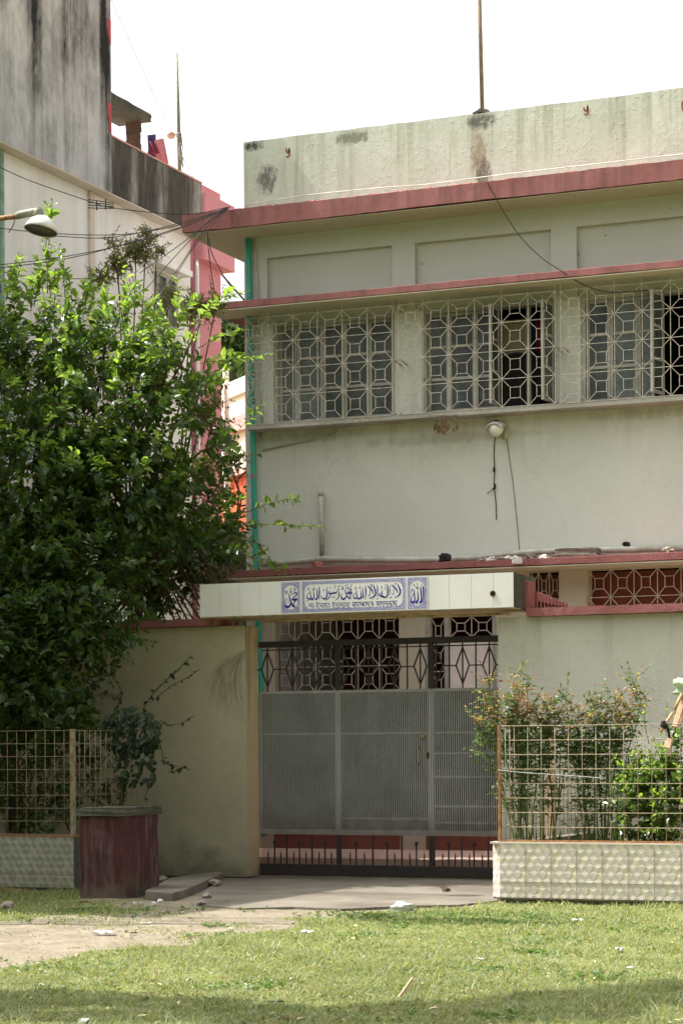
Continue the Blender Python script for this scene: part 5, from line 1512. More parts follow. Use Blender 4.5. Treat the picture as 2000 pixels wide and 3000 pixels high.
# ------------------------------------------------------------------ foliage
class Leaves:
    def __init__(s): s.P, s.D, s.N, s.L, s.W, s.m = [], [], [], [], [], []
    def add(s, p, d, n, l, w, mi=0):
        s.P.append(p); s.D.append(d); s.N.append(n); s.L.append(l); s.W.append(w); s.m.append(mi)
    def build(s, name, mats, parent, fold=0.22):
        P, D, N = np.array(s.P), np.array(s.D), np.array(s.N)
        L, Wd = np.array(s.L)[:, None], np.array(s.W)[:, None]
        off = np.array(root_loc(parent)); P = P - off
        D /= np.linalg.norm(D, axis=1)[:, None] + 1e-9
        S = np.cross(D, N); S /= np.linalg.norm(S, axis=1)[:, None] + 1e-9
        N = np.cross(S, D)
        n = len(P)
        r = np.random.default_rng(5)
        cu = r.uniform(-.05, .30, (n, 1)); fo = fold * r.uniform(.2, 1.4, (n, 1))
        V = np.empty((n, 6, 3))
        V[:, 0] = P
        V[:, 1] = P + D * L * .30 - S * Wd * .48 + N * fo * Wd
        V[:, 2] = P + D * L * .68 - S * Wd * .40 + N * (fo * Wd - cu * L * .35)
        V[:, 3] = P + D * L - N * cu * L
        V[:, 4] = P + D * L * .68 + S * Wd * .40 + N * (fo * Wd - cu * L * .35)
        V[:, 5] = P + D * L * .30 + S * Wd * .48 + N * fo * Wd
        i = (np.arange(n) * 6)[:, None]
        Fc = np.concatenate([i + np.array([[0, 1, 2, 3]]), i + np.array([[0, 3, 4, 5]])], 1).reshape(-1, 4)
        me = bpy.data.meshes.new(name)
        me.from_pydata(V.reshape(-1, 3).tolist(), [], Fc.tolist())
        for m_ in mats: me.materials.append(m_)
        me.polygons.foreach_set('material_index', np.repeat(np.array(s.m, dtype=np.int32), 2))
        me.update()
        o = bpy.data.objects.new(name, me); COL.objects.link(o); o.parent = parent
        return o

def rv(r, k=1.0): return Vector((r.uniform(-k, k), r.uniform(-k, k), r.uniform(-k, k)))
def shoot(lv, st, base, d, length, n, L, r, droop=0.0, mi=0, wr=.5, young=None, rad=.005, t0=.12, ang=.9, upn=.6):  # young: index of the brighter leaf that stands in for sunlit leaves
    d = d.normalized()
    side = d.cross(Vector((0, 0, 1)))
    if side.length < .1: side = d.cross(Vector((1, 0, 0)))
    side.normalize(); side = Quaternion(d, r.uniform(0, 6.28)) @ side
    bend = rv(r, .25) + Vector((0, 0, -droop))
    f = lambda t: base + d * (length * t) + bend * (length * t * t)
    if st is not None: st.tube([f(0), f(.35), f(.7), f(1)], [rad, rad * .42, rad * .6, rad * .3], 4)
    for i in range(n):
        t = t0 + (1 - t0) * (i + r.uniform(-.3, .3)) / max(1, n - 1)
        t = min(max(t, 0), 1)
        p = f(t); tg = (f(min(1, t + .05)) - f(max(0, t - .05))).normalized()
        sgn = 1 if i % 2 else -1
        sd = Quaternion(tg, r.uniform(-.6, .6)) @ side
        dl = (tg * r.uniform(.35, .9) + sd * sgn * ang + rv(r, .25)).normalized()
        nrm = (Vector((0, 0, 1)) * upn + tg * .3 + rv(r, .55)).normalized()
        s = L * r.uniform(.5, 1.25) * (1 - .35 * max(0, t - .75) / .25)
        lv.add(p, dl, nrm, s, s * wr * r.uniform(.85, 1.15), young if (young is not None and t > .55) else mi)

def pxm(Y): return 1.0 / (F / 24.5) * (Y / 22.0)
def clump_shoots(lv, st, clumps, r, L, mi=0, wr=.52, young=None, upb=.55, lng=(.35, .75), nl=(12, 20), drop=.15, rad=.005):
    for (px, py, Yc, rx, rz, ry, n) in clumps:
        c = at(px, py, y=Yc); k = pxm(Yc)
        for _ in range(n):
            u = rv(r); 
            while u.length > 1: u = rv(r)
            if r.random() < .55 and u.length > .01: u = u.normalized() * r.uniform(.75, 1.0)
            p = c + Vector((u.x * rx * k, u.y * ry, u.z * rz * k))
            d = u * .9 + rv(r, .6) + Vector((.12, 0, upb))
            shoot(lv, st, p - d.normalized() * .25, d, r.uniform(*lng), r.randint(*nl), L, r, drop, mi, wr, young if u.z > (.1 if upb > .5 else -.5) and (py < 1450 or px > 1700) and r.random() < .85 else None, rad)  # upper clumps get the brighter leaf, as if sunlit

r = random.Random(21)
TB = Vector((-13.5, 22.2, 0))
TREE = empty('broadleaf_tree', TB, 'large glossy leaved tree spreading over the shaded boundary wall', 'tree')
st, lv = MB(), Leaves()
clumps = [(110, 980, 22.4, 180, 140, .8, 56), (310, 1010, 22.6, 180, 120, .8, 50), (530, 1070, 22.8, 110, 110, .7, 18), (60, 1180, 22.0, 190, 170, .8, 66),
          (270, 1180, 22.2, 230, 180, .8, 90), (440, 1200, 22.6, 150, 160, .8, 42), (590, 1320, 22.8, 80, 100, .6, 9), (120, 1420, 21.8, 210, 190, .8, 84), (330, 1430, 22.2, 220, 180, .8, 90),
          (540, 1520, 22.8, 130, 120, .6, 27), (60, 1660, 21.5, 180, 180, .7, 70), (230, 1650, 21.8, 190, 170, .7, 74), (420, 1650, 23.6, 150, 120, .4, 44), (620, 1590, 24.0, 90, 70, .3, 18),
          (100, 1840, 21.3, 180, 120, .6, 50), (40, 2000, 21.2, 110, 130, .5, 34), (270, 1830, 21.6, 110, 80, .5, 24), (-150, 1200, 22.0, 180, 320, .9, 70), (-150, 1700, 21.5, 180, 260, .8, 60)]
clumps += [(120, 2080, 21.2, 150, 110, .5, 40), (20, 1830, 21.0, 120, 160, .5, 40)]
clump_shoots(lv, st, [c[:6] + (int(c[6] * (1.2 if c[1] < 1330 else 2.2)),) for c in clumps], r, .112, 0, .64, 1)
# unseen crown clumps added outside the picture, towards the lamp, to shade the ground
for (cx_, cy_, cz_, rx_, ry_, rz_, n_) in ((-14.6, 19.3, 6.3, 1.0, .9, .8, 210), (-14.6, 20.2, 5.0, .8, 1.0, .9, 190), (-14.9, 18.5, 5.3, .8, .7, .7, 130)):
    for _ in range(n_):
        u = rv(r)
        while u.length > 1: u = rv(r)
        shoot(lv, None, Vector((cx_ + u.x * rx_, cy_ + u.y * ry_, cz_ + u.z * rz_)), u + rv(r, .6) + Vector((0, 0, .5)), r.uniform(.35, .75), 16, .09, r, .15, 0, .54)
# leading shoots that break the outline: base and tip in the photograph's pixels
lead = [((140, 860), (128, 690), 20), ((135, 720), (148, 588), 14), ((20, 880), (45, 735), 14), ((200, 880), (196, 732), 12), ((5, 860), (-10, 720), 12), ((90, 900), (100, 760), 14), ((60, 900), (30, 800), 12),
        ((250, 900), (262, 800), 12), ((160, 880), (170, 780), 12), ((300, 940), (330, 810), 12), ((400, 980), (440, 860), 14), ((420, 940), (415, 790), 12), ((520, 960), (555, 840), 14), ((500, 1000), (470, 870), 12), ((600, 920), (690, 825), 12),
        ((560, 960), (640, 880), 14), ((600, 1060), (765, 1052), 22), ((580, 1020), (690, 950), 16), ((600, 1120), (670, 1075), 12), ((590, 1180), (650, 1120), 12), ((360, 930), (372, 830), 12),
        ((700, 1530), (938, 1548), 20), ((725, 1500), (912, 1410), 18), ((700, 1560), (842, 1622), 14), ((690, 1600), (830, 1672), 14), ((640, 1480), (730, 1440), 12), ((660, 1420), (720, 1540), 10),
        ((330, 1860), (350, 2010), 12), ((290, 1900), (300, 1990), 12), ((230, 1900), (180, 2040), 14), ((330, 1800), (360, 1930), 10)]
for (a, b, n) in lead:
    Ya = 22.4 if a[0] < 560 else (23.0 if a[1] < 1300 else 23.6)
    if a[1] > 1700: Ya = 21.9
    p, q = at(*a, y=Ya), at(*b, y=Ya - .15)
    d = q - p
    hor = abs(d.z) < abs(d.x) * .6
    for rep_ in range(3 if a[1] < 1000 and a[0] < 300 else (1 if hor else 2)):
        jp = Vector((0, 0, 0)) if rep_ == 0 else rv(r, .07)
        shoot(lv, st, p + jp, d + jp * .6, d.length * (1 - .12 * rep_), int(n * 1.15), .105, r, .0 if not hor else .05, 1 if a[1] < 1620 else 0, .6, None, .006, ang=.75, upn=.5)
crown = lv.build('crown', [M['leaf_tree'], M['leaf_sunlit']], TREE)
st.build('twigs', M['stem'], TREE)
m = MB()
m.tube([TB + Vector((0, 0, -.1)), TB + Vector((.05, 0, .8)), TB + Vector((-.1, .05, 1.7)), TB + Vector((.1, 0, 2.6))], [.12, .10, .09, .08], 9)
m.build('trunk', M['bark'], TREE, smooth=True)
m = MB()
top = TB + Vector((.1, 0, 2.5))
for (px, py, Yc, rx, rz, ry, n) in clumps[:17]:
    c = at(px, py, y=Yc); mid = top.lerp(c, .5) + rv(r, .25)
    m.tube([top.lerp(TB + Vector((0, 0, 1.6)), r.random() * .6), mid, c, c + rv(r, .3) + Vector((0, 0, .3))], [.03, .02, .012, .005], 6)
m.build('branch', M['bark'], TREE, smooth=True)

# long arching canes from behind the left wall
SH = empty('arching_shrub', Vector((-11.8, 23.75, 0)), 'arching shrub with long bare canes rising behind the shaded wall coping', 'shrub')
m = MB()
ends = [(0, 900), (-20, 1000), (20, 1120), (40, 1260), (90, 1330), (150, 1350), (210, 1380), (270, 1400), (330, 1440), (380, 1500), (60, 1050), (450, 1560)]
for i, e in enumerate(ends):
    b = at(520 + 18 * i, 1830 + r.uniform(-10, 10), y=23.75); t = at(e[0], e[1], y=21.6 + .12 * i)
    mid = b.lerp(t, .5) + Vector((0, 0, .35 + r.uniform(-.1, .2)))
    m.tube([Vector((-11.8, 23.75, -.05)), Vector((b.x, 23.75, 2.2)), b, b.lerp(mid, .5) + Vector((0, 0, .1)), mid, mid.lerp(t, .5) + Vector((0, 0, .08)), t], [.02, .016, .012, .010, .009, .007, .003], 5)
m.build('cane', M['stem'], SH, smooth=True)
lv = Leaves(); st = MB()
clump_shoots(lv, st, [(500, 1760, 23.9, 70, 60, .2, 16), (580, 1720, 23.9, 60, 60, .2, 14), (430, 1780, 23.6, 70, 40, .2, 12), (640, 1680, 23.9, 60, 40, .2, 10), (560, 1620, 23.7, 80, 60, .3, 14), (700, 1640, 23.9, 60, 40, .2, 10)], r, .07, 0, .5, None, .2, (.25, .5), (8, 14))
lv.build('foliage', [M['leaf_tree']], SH); st.build('twigs', M['stem'], SH)

# small-leaved tree behind: pale reddish creeper tops
SM = empty('small_leaved_tree', Vector((-13.4, 25.0, 0)), 'small leaved olive green tree showing behind the glossy tree', 'tree')
lv, st = Leaves(), MB()
sm = [(400, 720, 24.6, 45, 40, .25, 26), (430, 680, 24.6, 22, 40, .2, 10), (345, 760, 24.6, 50, 40, .25, 20), (300, 800, 24.4, 45, 35, .2, 14), (460, 720, 24.6, 25, 20, .15, 7), (330, 690, 24.6, 25, 18, .1, 5),
      (600, 890, 24.4, 50, 26, .2, 18), (640, 860, 24.4, 30, 22, .15, 8), (560, 900, 24.3, 40, 30, .2, 12), (600, 1210, 24.2, 60, 60, .25, 30), (650, 1260, 24.4, 50, 60, .25, 28), (690, 1340, 24.6, 34, 40, .2, 14),
      (610, 1360, 24.0, 60, 50, .25, 24), (560, 1130, 24.0, 50, 60, .25, 16), (660, 1440, 24.4, 36, 40, .2, 10), (500, 860, 24.2, 60, 40, .25, 14), (640, 1160, 24.3, 30, 30, .2, 8)]
clump_shoots(lv, st, [c[:6] + (c[6] * 2,) for c in sm], r, .050, 0, .5, None, .1, (.15, .4), (9, 16), .5, .004)
lv.build('crown', [M['leaf_olive']], SM); st.build('twigs', M['stem'], SM)
m = MB()
b0 = Vector((-13.4, 25.0, 0))
for (px, py, Yc, rx, rz, ry, n) in sm:
    c = at(px, py, y=Yc); m.tube([b0 + rv(r, .03), Vector((-13.3 + r.uniform(-.1, .1), 24.9, 2.5)), Vector((-13.3, 24.9, 2.5)).lerp(c, .6) + rv(r, .15), c], [.03, .025, .014, .005], 5)
m.build('trunk', M['bark'], SM, smooth=True)

# planting behind the left fence: dark shrubs, creeper over the fence corner
LS = empty('dark_shrub', Vector((-12.6, 21.2, .45)), 'dense dark shrub behind the shaded grid fence', 'shrub')
lv, st = Leaves(), MB()
clump_shoots(lv, st, [(40, 2180, 21.4, 110, 120, .35, 34), (140, 2150, 21.5, 80, 110, .3, 26), (60, 2340, 21.2, 110, 100, .3, 34), (190, 2290, 21.3, 60, 130, .25, 24), (260, 2240, 21.6, 50, 100, .25, 14), (-60, 2250, 21.4, 80, 150, .3, 24), (250, 2030, 21.8, 60, 110, .2, 20), (330, 2330, 21.8, 60, 60, .2, 10), (120, 2420, 21.0, 100, 40, .2, 14), (20, 2060, 21.6, 80, 80, .3, 16)], r, .066, 0, .6, None, .4, (.25, .5), (16, 24))
lv.build('foliage', [M['leaf_tree']], LS)
for k in range(8): st.tube([Vector((-12.6 + r.uniform(-.6, .5), 21.2 + r.uniform(-.3, .4), .4)), Vector((-12.6 + r.uniform(-.7, .6), 21.3, 1.2)), Vector((-12.5 + r.uniform(-.8, .8), 21.4, 1.9))], [.014, .01, .004], 5)
st.build('stem', M['stem'], LS)
CRp = empty('broad_leaf_creeper', at(390, 2150, y=21.6), 'dark broad leaved creeper heaped on the end of the shaded grid fence', 'creeper')
lv, st = Leaves(), MB()
for i in range(420):
    a = r.uniform(0, 6.28); rad = math.sqrt(r.random())
    px, py = 385 + 88 * rad * math.cos(a), 2140 + 72 * rad * math.sin(a)
    if r.random() < .25: px, py = 400 + r.uniform(-60, 60), r.uniform(2170, 2300)
    p = at(px, py, y=21.45 + r.uniform(-.25, .35))
    d = Vector((r.uniform(-.5, .5), r.uniform(-.9, -.1), r.uniform(-.9, -.1)))
    s = r.uniform(.05, .10)
    lv.add(p, d, (Vector((0, -.6, .8)) + rv(r, .5)).normalized(), s, s * .8, 0)
def vine(pts, Y, n, L, thick=.005, mi=0):
    P = [at(p[0], p[1], y=Y) for p in pts]
    MB().tube(P, thick, 4).build('stem', M['stem'], CRp)
    for i in range(n):
        t = (i + r.random()) / n * (len(P) - 1); k = min(int(t), len(P) - 2); p = P[k].lerp(P[k + 1], t - k)
        d = Vector((r.uniform(-1, 1), r.uniform(-.6, 0), r.uniform(-.9, .3))); s = L * r.uniform(.7, 1.2)
        lv.add(p, d, (Vector((0, -.5, .7)) + rv(r, .5)).normalized(), s, s * .62, mi)
vine([(420, 2075), (450, 2030), (490, 1990), (520, 1965), (560, 1920)], 22.6, 16, .065)
vine([(440, 2060), (500, 2010), (550, 1985), (585, 1960)], 22.6, 9, .06)
vine([(470, 2110), (490, 2126), (530, 2120), (568, 2098)], 22.6, 5, .05)
vine([(465, 2160), (480, 2230), (500, 2240), (555, 2255)], 22.0, 14, .06)
vine([(455, 2180), (445, 2260), (425, 2340)], 21.7, 7, .06)
vine([(340, 2080), (360, 2030), (330, 1980), (335, 1940)], 21.8, 12, .06)
vine([(180, 1900), (205, 2010), (230, 2100)], 21.9, 6, .05)
vine([(540, 2245), (525, 2258), (495, 2262)], 22.2, 7, .055)
lv.build('foliage', [M['leaf_dark']], CRp)

# roses behind the right fence
def rose(base, tips, label, seed, dens=1.0):
    rr_ = random.Random(seed)
    R_ = empty('rose_bush', base, label, 'rose bush', 'rose bushes behind the right fence')
    lv, st, fl = Leaves(), MB(), MB()
    for (px, py, Yt) in tips:
        t = at(px, py, y=Yt)
        b = base + Vector((rr_.uniform(-.12, .12), rr_.uniform(-.1, .1), 0))
        mid = b.lerp(t, .55) + Vector((rr_.uniform(-.1, .1), rr_.uniform(-.05, .05), .12))
        pts = [b, b.lerp(mid, .5) + rv(rr_, .03), mid, mid.lerp(t, .5) + rv(rr_, .03), t]
        st.tube(pts, [.008, .0065, .0055, .004, .002], 5)
        nb = int(50 * dens)
        for k in range(nb):
            f = rr_.uniform(.06, 1.0) ** .62; x = min(f * 4, 3.999); i = min(int(x), 3); p = pts[i].lerp(pts[i + 1], x - i)
            d = (rv(rr_, 1) + Vector((0, 0, .35))).normalized(); ln = rr_.uniform(.06, .22)
            q = p + d * ln
            st.bar(p, q, .0025)
            red = p.z > 1.66 and rr_.random() < .62
            for a in range(5):
                c = p.lerp(q, .4 + .3 * (a // 2)) if a < 4 else q
                sd = d.cross(Vector((0, 0, 1))); sd = sd.normalized() if sd.length > .05 else Vector((1, 0, 0))
                dl = (d * .42 + sd * (1 if a % 2 else -1)) if a < 4 else d
                s = rr_.uniform(.032, .052)
                lv.add(c, dl + rv(rr_, .25), (Vector((0, -.2, 1)) + rv(rr_, .7)).normalized(), s, s * .58, 1 if red else 0)
    lv.build('foliage', [M['leaf_rose'], M['leaf_red']], R_)
    st.build('stem', M['stem_green'], R_)
    return R_
gb = .48
def rb(px, Y): q = at(px, 2440, y=Y); return Vector((q.x, Y, gb))
R1 = rose(rb(1535, 20.75), [(1500, 2010, 20.6), (1525, 1960, 20.7), (1545, 1985, 20.8), (1480, 2030, 20.5), (1440, 2060, 20.5), (1385, 2100, 20.4), (1470, 2110, 20.6), (1560, 2060, 20.8), (1500, 2080, 20.7), (1420, 1985, 20.6), (1510, 2150, 20.6), (1540, 2180, 20.7)], 'tallest rose bush, with a red flower, beside the gate end of the fence', 1)
R2 = rose(rb(1585, 21.0), [(1625, 2030, 20.9), (1655, 2035, 20.9), (1600, 2070, 20.9), (1640, 2080, 21.0), (1590, 2120, 21.0), (1570, 2170, 21.0), (1620, 2140, 20.9), (1575, 2110, 21.0)], 'rose bush with pinkish young leaves, second from the gate', 2)
R3 = rose(rb(1745, 21.0), [(1690, 2090, 20.9), (1735, 2050, 21.0), (1720, 2090, 20.9), (1760, 2110, 21.0), (1680, 2130, 21.0), (1650, 2150, 21.0), (1700, 2160, 21.0), (1730, 2180, 21.0)], 'rose bush with rusty young leaves in the middle of the fence', 3)
R4 = rose(rb(1775, 21.1), [(1780, 2020, 21.0), (1800, 2060, 21.0), (1860, 1990, 21.0), (1830, 2060, 21.0), (1850, 2095, 21.0), (1820, 2110, 21.0), (1790, 2100, 21.0), (1875, 2045, 21.0)], 'rose bush with one long high shoot, nearest the bright green shrub', 4, .85)
fc = at(1466, 1998, y=20.6)
m = MB()
for k in range(16):
    a = k * 2.4; d = Vector((math.cos(a), math.sin(a), .5 + .05 * k)).normalized(); s = .034 - .001 * k
    sd = d.cross(Vector((0, 0, 1))).normalized()
    m.add([fc, fc + d * s * .6 + sd * s * .5, fc + d * s, fc + d * s * .6 - sd * s * .5], [(0, 1, 2, 3)])
m.build('flower', M['flower'], R1)
fc = at(1424, 1990, y=20.6); m = MB()
for k in range(12):
    a = k * 2.4; d = Vector((math.cos(a), math.sin(a), .4)).normalized(); s = .03; sd = d.cross(Vector((0, 0, 1))).normalized()
    m.add([fc, fc + d * s * .6 + sd * s * .5, fc + d * s, fc + d * s * .6 - sd * s * .5], [(0, 1, 2, 3)])
m.build('faded_flower', M['dryleaf'], R1)

GS = empty('leafy_shrub', Vector((-5.45, 20.8, gb)), 'dense bright green shrub behind the rusty fence below the stake frame', 'shrub')
lv, st = Leaves(), MB()
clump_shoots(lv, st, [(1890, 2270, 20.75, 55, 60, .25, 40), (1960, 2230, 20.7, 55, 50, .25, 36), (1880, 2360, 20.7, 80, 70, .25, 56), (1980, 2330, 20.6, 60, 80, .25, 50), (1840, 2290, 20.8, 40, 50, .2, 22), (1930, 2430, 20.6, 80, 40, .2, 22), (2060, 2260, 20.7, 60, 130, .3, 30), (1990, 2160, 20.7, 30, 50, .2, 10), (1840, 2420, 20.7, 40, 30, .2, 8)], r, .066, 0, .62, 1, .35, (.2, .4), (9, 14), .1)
for (a, b) in (((1900, 2180), (1862, 2066)), ((1960, 2160), (1935, 2046)), ((1985, 2180), (1965, 2080))):
    p, q = at(*a, y=20.8), at(*b, y=20.75); shoot(lv, st, p, q - p, (q - p).length, 16, .045, r, 0, 0, .6, 1, .005)
for k in range(6): st.tube([Vector((-5.45 + r.uniform(-.3, .3), 20.8, .42)), Vector((-5.45 + r.uniform(-.5, .5), 20.8, 1.0)), Vector((-5.4 + r.uniform(-.5, .5), 20.75, 1.4))], [.012, .009, .004], 5)
lv.build('foliage', [M['leaf_tree'], M['leaf_sunlit']], GS); st.build('stem', M['stem'], GS)
# low plants at the foot of the roses
for (px, py, h, seed, lab) in ((1695, 2420, 150, 1, 'small broad leaved seedling between the rose bushes'), (1560, 2450, 60, 2, 'low weeds at the foot of the tallest rose bush'), (1780, 2440, 80, 3, 'low grassy weeds beside the bright green shrub')):
    q = at(px, 2455, y=20.7); q.z = gb
    WP = empty('garden_weed', q, lab, 'plant'); lv, st = Leaves(), MB()
    rr_ = random.Random(seed)
    for k in range(7 if seed == 1 else 26):
        b = q + Vector((rr_.uniform(-.06, .06) if seed == 1 else rr_.uniform(-.3, .3), rr_.uniform(-.1, .1), -.02)); d = Vector((rr_.uniform(-.4, .4), rr_.uniform(-.3, .2), 1))
        L_ = h * pxm(20.7) * rr_.uniform(.5, 1.1)
        if seed == 1: shoot(lv, st, b, d, L_, 7, .06, rr_, .1, 0, .55, None, .004)
        else: lv.add(b, d, Vector((rr_.uniform(-1, 1), -1, .2)), L_, .014, 0)
    lv.build('foliage', [M['leaf_tree']], WP)
    if st.v: st.build('stem', M['stem_green'], WP)

# stake frame with a cloth, tied to the fence at the right
Yk = 20.35
WS = empty('stake_frame', at(1950, 2440, y=Yk), 'rough bamboo and batten frame with a pale green cloth tied to the rusty fence', 'stake frame')
WS.location.z = gb
m = MB(); m.tube([at(1933, 2146, y=19.98), at(1948, 2118, y=20.0), at(1969, 2088, y=20.1)], .015, 8); m.tube([at(1975, 2077, y=20.12), at(1996, 2032, y=20.2)], .016, 8); m.build('bamboo', M['bamboo'], WS, smooth=True)
for (a_, b_, w_, t_) in ((at(1974, 2130, y=20.2), at(2004, 2040, y=20.35), .05, .03), (at(1985, 2128, y=20.32), at(2016, 2050, y=20.35), .03, .04), (at(1952, 2192, y=19.97), at(1960, 2164, y=20.0), .06, .04)): MB().bar(a_, b_, w_, t_).build('batten', M['wood'], WS, bevel=.003)
m = MB(); m.bar(at(1962, 2170, y=20.75), at(1961, 2450, y=20.75), .025, .025); m.build('batten', M['wood'], WS, bevel=.003)
o = rough_box(at(1982, 2000, y=20.3).x, at(2040, 2000, y=20.3).x, 20.2, 20.42, Z(2000, 2036, 20.3), Z(2000, 1986, 20.3), 6, .025, 8).build('cloth', M['palecloth'], WS, smooth=True)
m = MB(); m.tube([at(1972, 1993, y=20.25), at(1985, 1998, y=20.28)], .014, 8); m.build('peg', M['wood'], WS)
m = MB(); q = at(1949, 2121, y=20.0); m.lathe(q - Vector((.02, 0, .03)), [(.015, -.02), (.03, 0), (.034, .02), (.02, .06)], 8); m.tube([q, at(1956, 2140, y=20.02), at(1960, 2165, y=20.02)], .014, 6); m.build('tie', M['blackrag'], WS)
cable('tie_string', 'thin pale blue string tied along the rusty fence', [at(1459, 2256, y=20.03), at(1540, 2264, y=20.03), at(1650, 2271, y=20.03), at(1770, 2280, y=20.03)], .0035, 'wire_pale', cat='string')
m = MB(); a, b = at(1596, 2140, y=22.6), at(1622, 2460, y=22.6); m.box(a.x, b.x, 22.6, 22.63, gb - .02, a.z); o = m.build('plank', M['wood'], None, loc=(a.x, 22.6, gb)); tag(o, 'weathered plank standing upright behind the rose bushes', 'plank')

# trees far behind, seen through the gap
FT = empty('mango_tree', at(690, 1050, y=46) * 1, 'dark mango tree far behind in the gap between the buildings', 'tree'); FT.location.z = 0
lv, st = Leaves(), MB()
def clump_far(lst, Yc, L):
    for (px, py, rx, rz, n) in lst:
        c = at(px, py, y=Yc); k = Yc * 1.11 / F
        for _ in range(n):
            u = rv(r)
            while u.length > 1: u = rv(r)
            p = c + Vector((u.x * rx * k, u.y * .8, u.z * rz * k))
            for q in range(5):
                s = L * r.uniform(.7, 1.2); lv.add(p + rv(r, .12), Vector((r.uniform(-.7, .7), r.uniform(-.5, .5), r.uniform(-1, .2))), rv(r).normalized(), s, s * .28, 0)
clump_far([(670, 960, 40, 45, 150), (700, 990, 30, 40, 90), (665, 1010, 30, 40, 90), (715, 980, 16, 60, 60), (690, 1040, 30, 40, 80), (660, 1060, 40, 40, 60), (640, 980, 40, 60, 80)], 46, .26)
lv.build('crown', [M['leaf_far']], FT)
m = MB(); b = Vector(FT.location); m.tube([b, b + Vector((.1, 0, 4)), at(680, 1000, y=46)], [.25, .2, .08], 8); m.build('trunk', M['bark'], FT)
PT = empty('palm_tree', at(705, 1100, y=43), 'palm with feathery fronds behind the far white house', 'palm'); PT.location.z = 0
m = MB(); pc = at(728, 1052, y=43)
m.tube([Vector((pc.x, 43, 0)), pc], [.16, .12], 8); m.build('trunk', M['bark'], PT)
lv = Leaves(); st = MB()
for k in range(11):
    a = math.radians(-10 + k * 38); d = Vector((-math.cos(a), math.sin(a) * .4, r.uniform(.1, .6)))
    pts = [pc + d * t + Vector((0, 0, -.38 * t * t)) for t in (0, .4, .8, 1.2, 1.6, 2.0)]
    st.tube(pts, [.02, .016, .013, .01, .007, .003], 4)
    for i in range(34):
        t = i / 34 * 4.99; j = int(t); p = pts[j].lerp(pts[j + 1], t - j); tg = (pts[j + 1] - pts[j]).normalized(); sd = tg.cross(Vector((0, 0, 1))).normalized()
        for sg in (-1, 1): lv.add(p, tg * .6 + sd * sg + Vector((0, 0, -.3)), Vector((0, 0, 1)), .5, .035, 0)
lv.build('frond', [M['leaf_far']], PT); st.build('rib', M['stem_green'], PT)

# roadside trees beside the camera, out of frame at the left: their crowns shade the near lawn
def shadetree(label, base, clumps, seed):
    T_ = empty('shade_tree', base, label, 'tree', 'trees beside the lawn')
    rr_ = random.Random(seed); lv, st = Leaves(), MB()
    m = MB(); tp = base + Vector((0, 0, 3.4)); m.tube([base, base + Vector((.06, 0, 1.7)), tp], [.16, .13, .1], 8)
    for (c, rad, n) in clumps:
        c = Vector(c); m.tube([tp, tp.lerp(c, .5) + Vector((0, 0, .2)), c], [.07, .05, .02], 6)
        for _ in range(n):
            u = rv(rr_)
            while u.length > 1: u = rv(rr_)
            p = c + Vector((u.x * rad[0], u.y * rad[1], u.z * rad[2]))
            s = rr_.uniform(.16, .28); lv.add(p, rv(rr_), (rv(rr_, .7) + Vector((0, 0, 1))).normalized(), s, s * .6, 0)
    lv.build('crown', [M['leaf_tree']], T_); m.build('trunk', M['bark'], T_)
def caster(px, py, h):
    g = G(px, py); k = h / math.tan(SUN_EL)
    return (g.x - k * math.cos(SUN_AZ), g.y - k * math.sin(SUN_AZ), h)
shadetree('lower leafy tree beside the lawn shading its near corner', Vector((-12.5, 10.5, 0)),
          [(caster(60, 2928, 5.4), (.55, .28, .3), 700), (caster(260, 2922, 5.3), (.55, .26, .3), 620), (caster(450, 2935, 5.2), (.45, .2, .3), 420), (caster(600, 2955, 5.2), (.3, .14, .2), 200), (caster(-200, 2940, 5.2), (.7, .5, .4), 620)], 3)
shadetree('taller leafy tree nearer the camera shading the near lawn edge', Vector((-11.5, 8.6, 0)),
          [(caster(800, 2985, 6.0), (.45, .24, .3), 520), (caster(1000, 2975, 6.2), (.5, .34, .4), 800), (caster(1250, 2975, 6.4), (.55, .36, .4), 860), (caster(1420, 2955, 6.5), (.35, .34, .3), 500), (caster(1600, 2970, 6.6), (.45, .32, .4), 700), (caster(1780, 2935, 7.4), (.45, .45, .4), 820), (caster(1960, 2915, 7.7), (.4, .55, .4), 860), (caster(2150, 2915, 7.9), (.4, .6, .4), 700),
           (caster(1150, 3080, 6.4), (1.2, .5, .4), 600), (caster(1800, 3060, 6.6), (.9, .5, .4), 500)], 4)

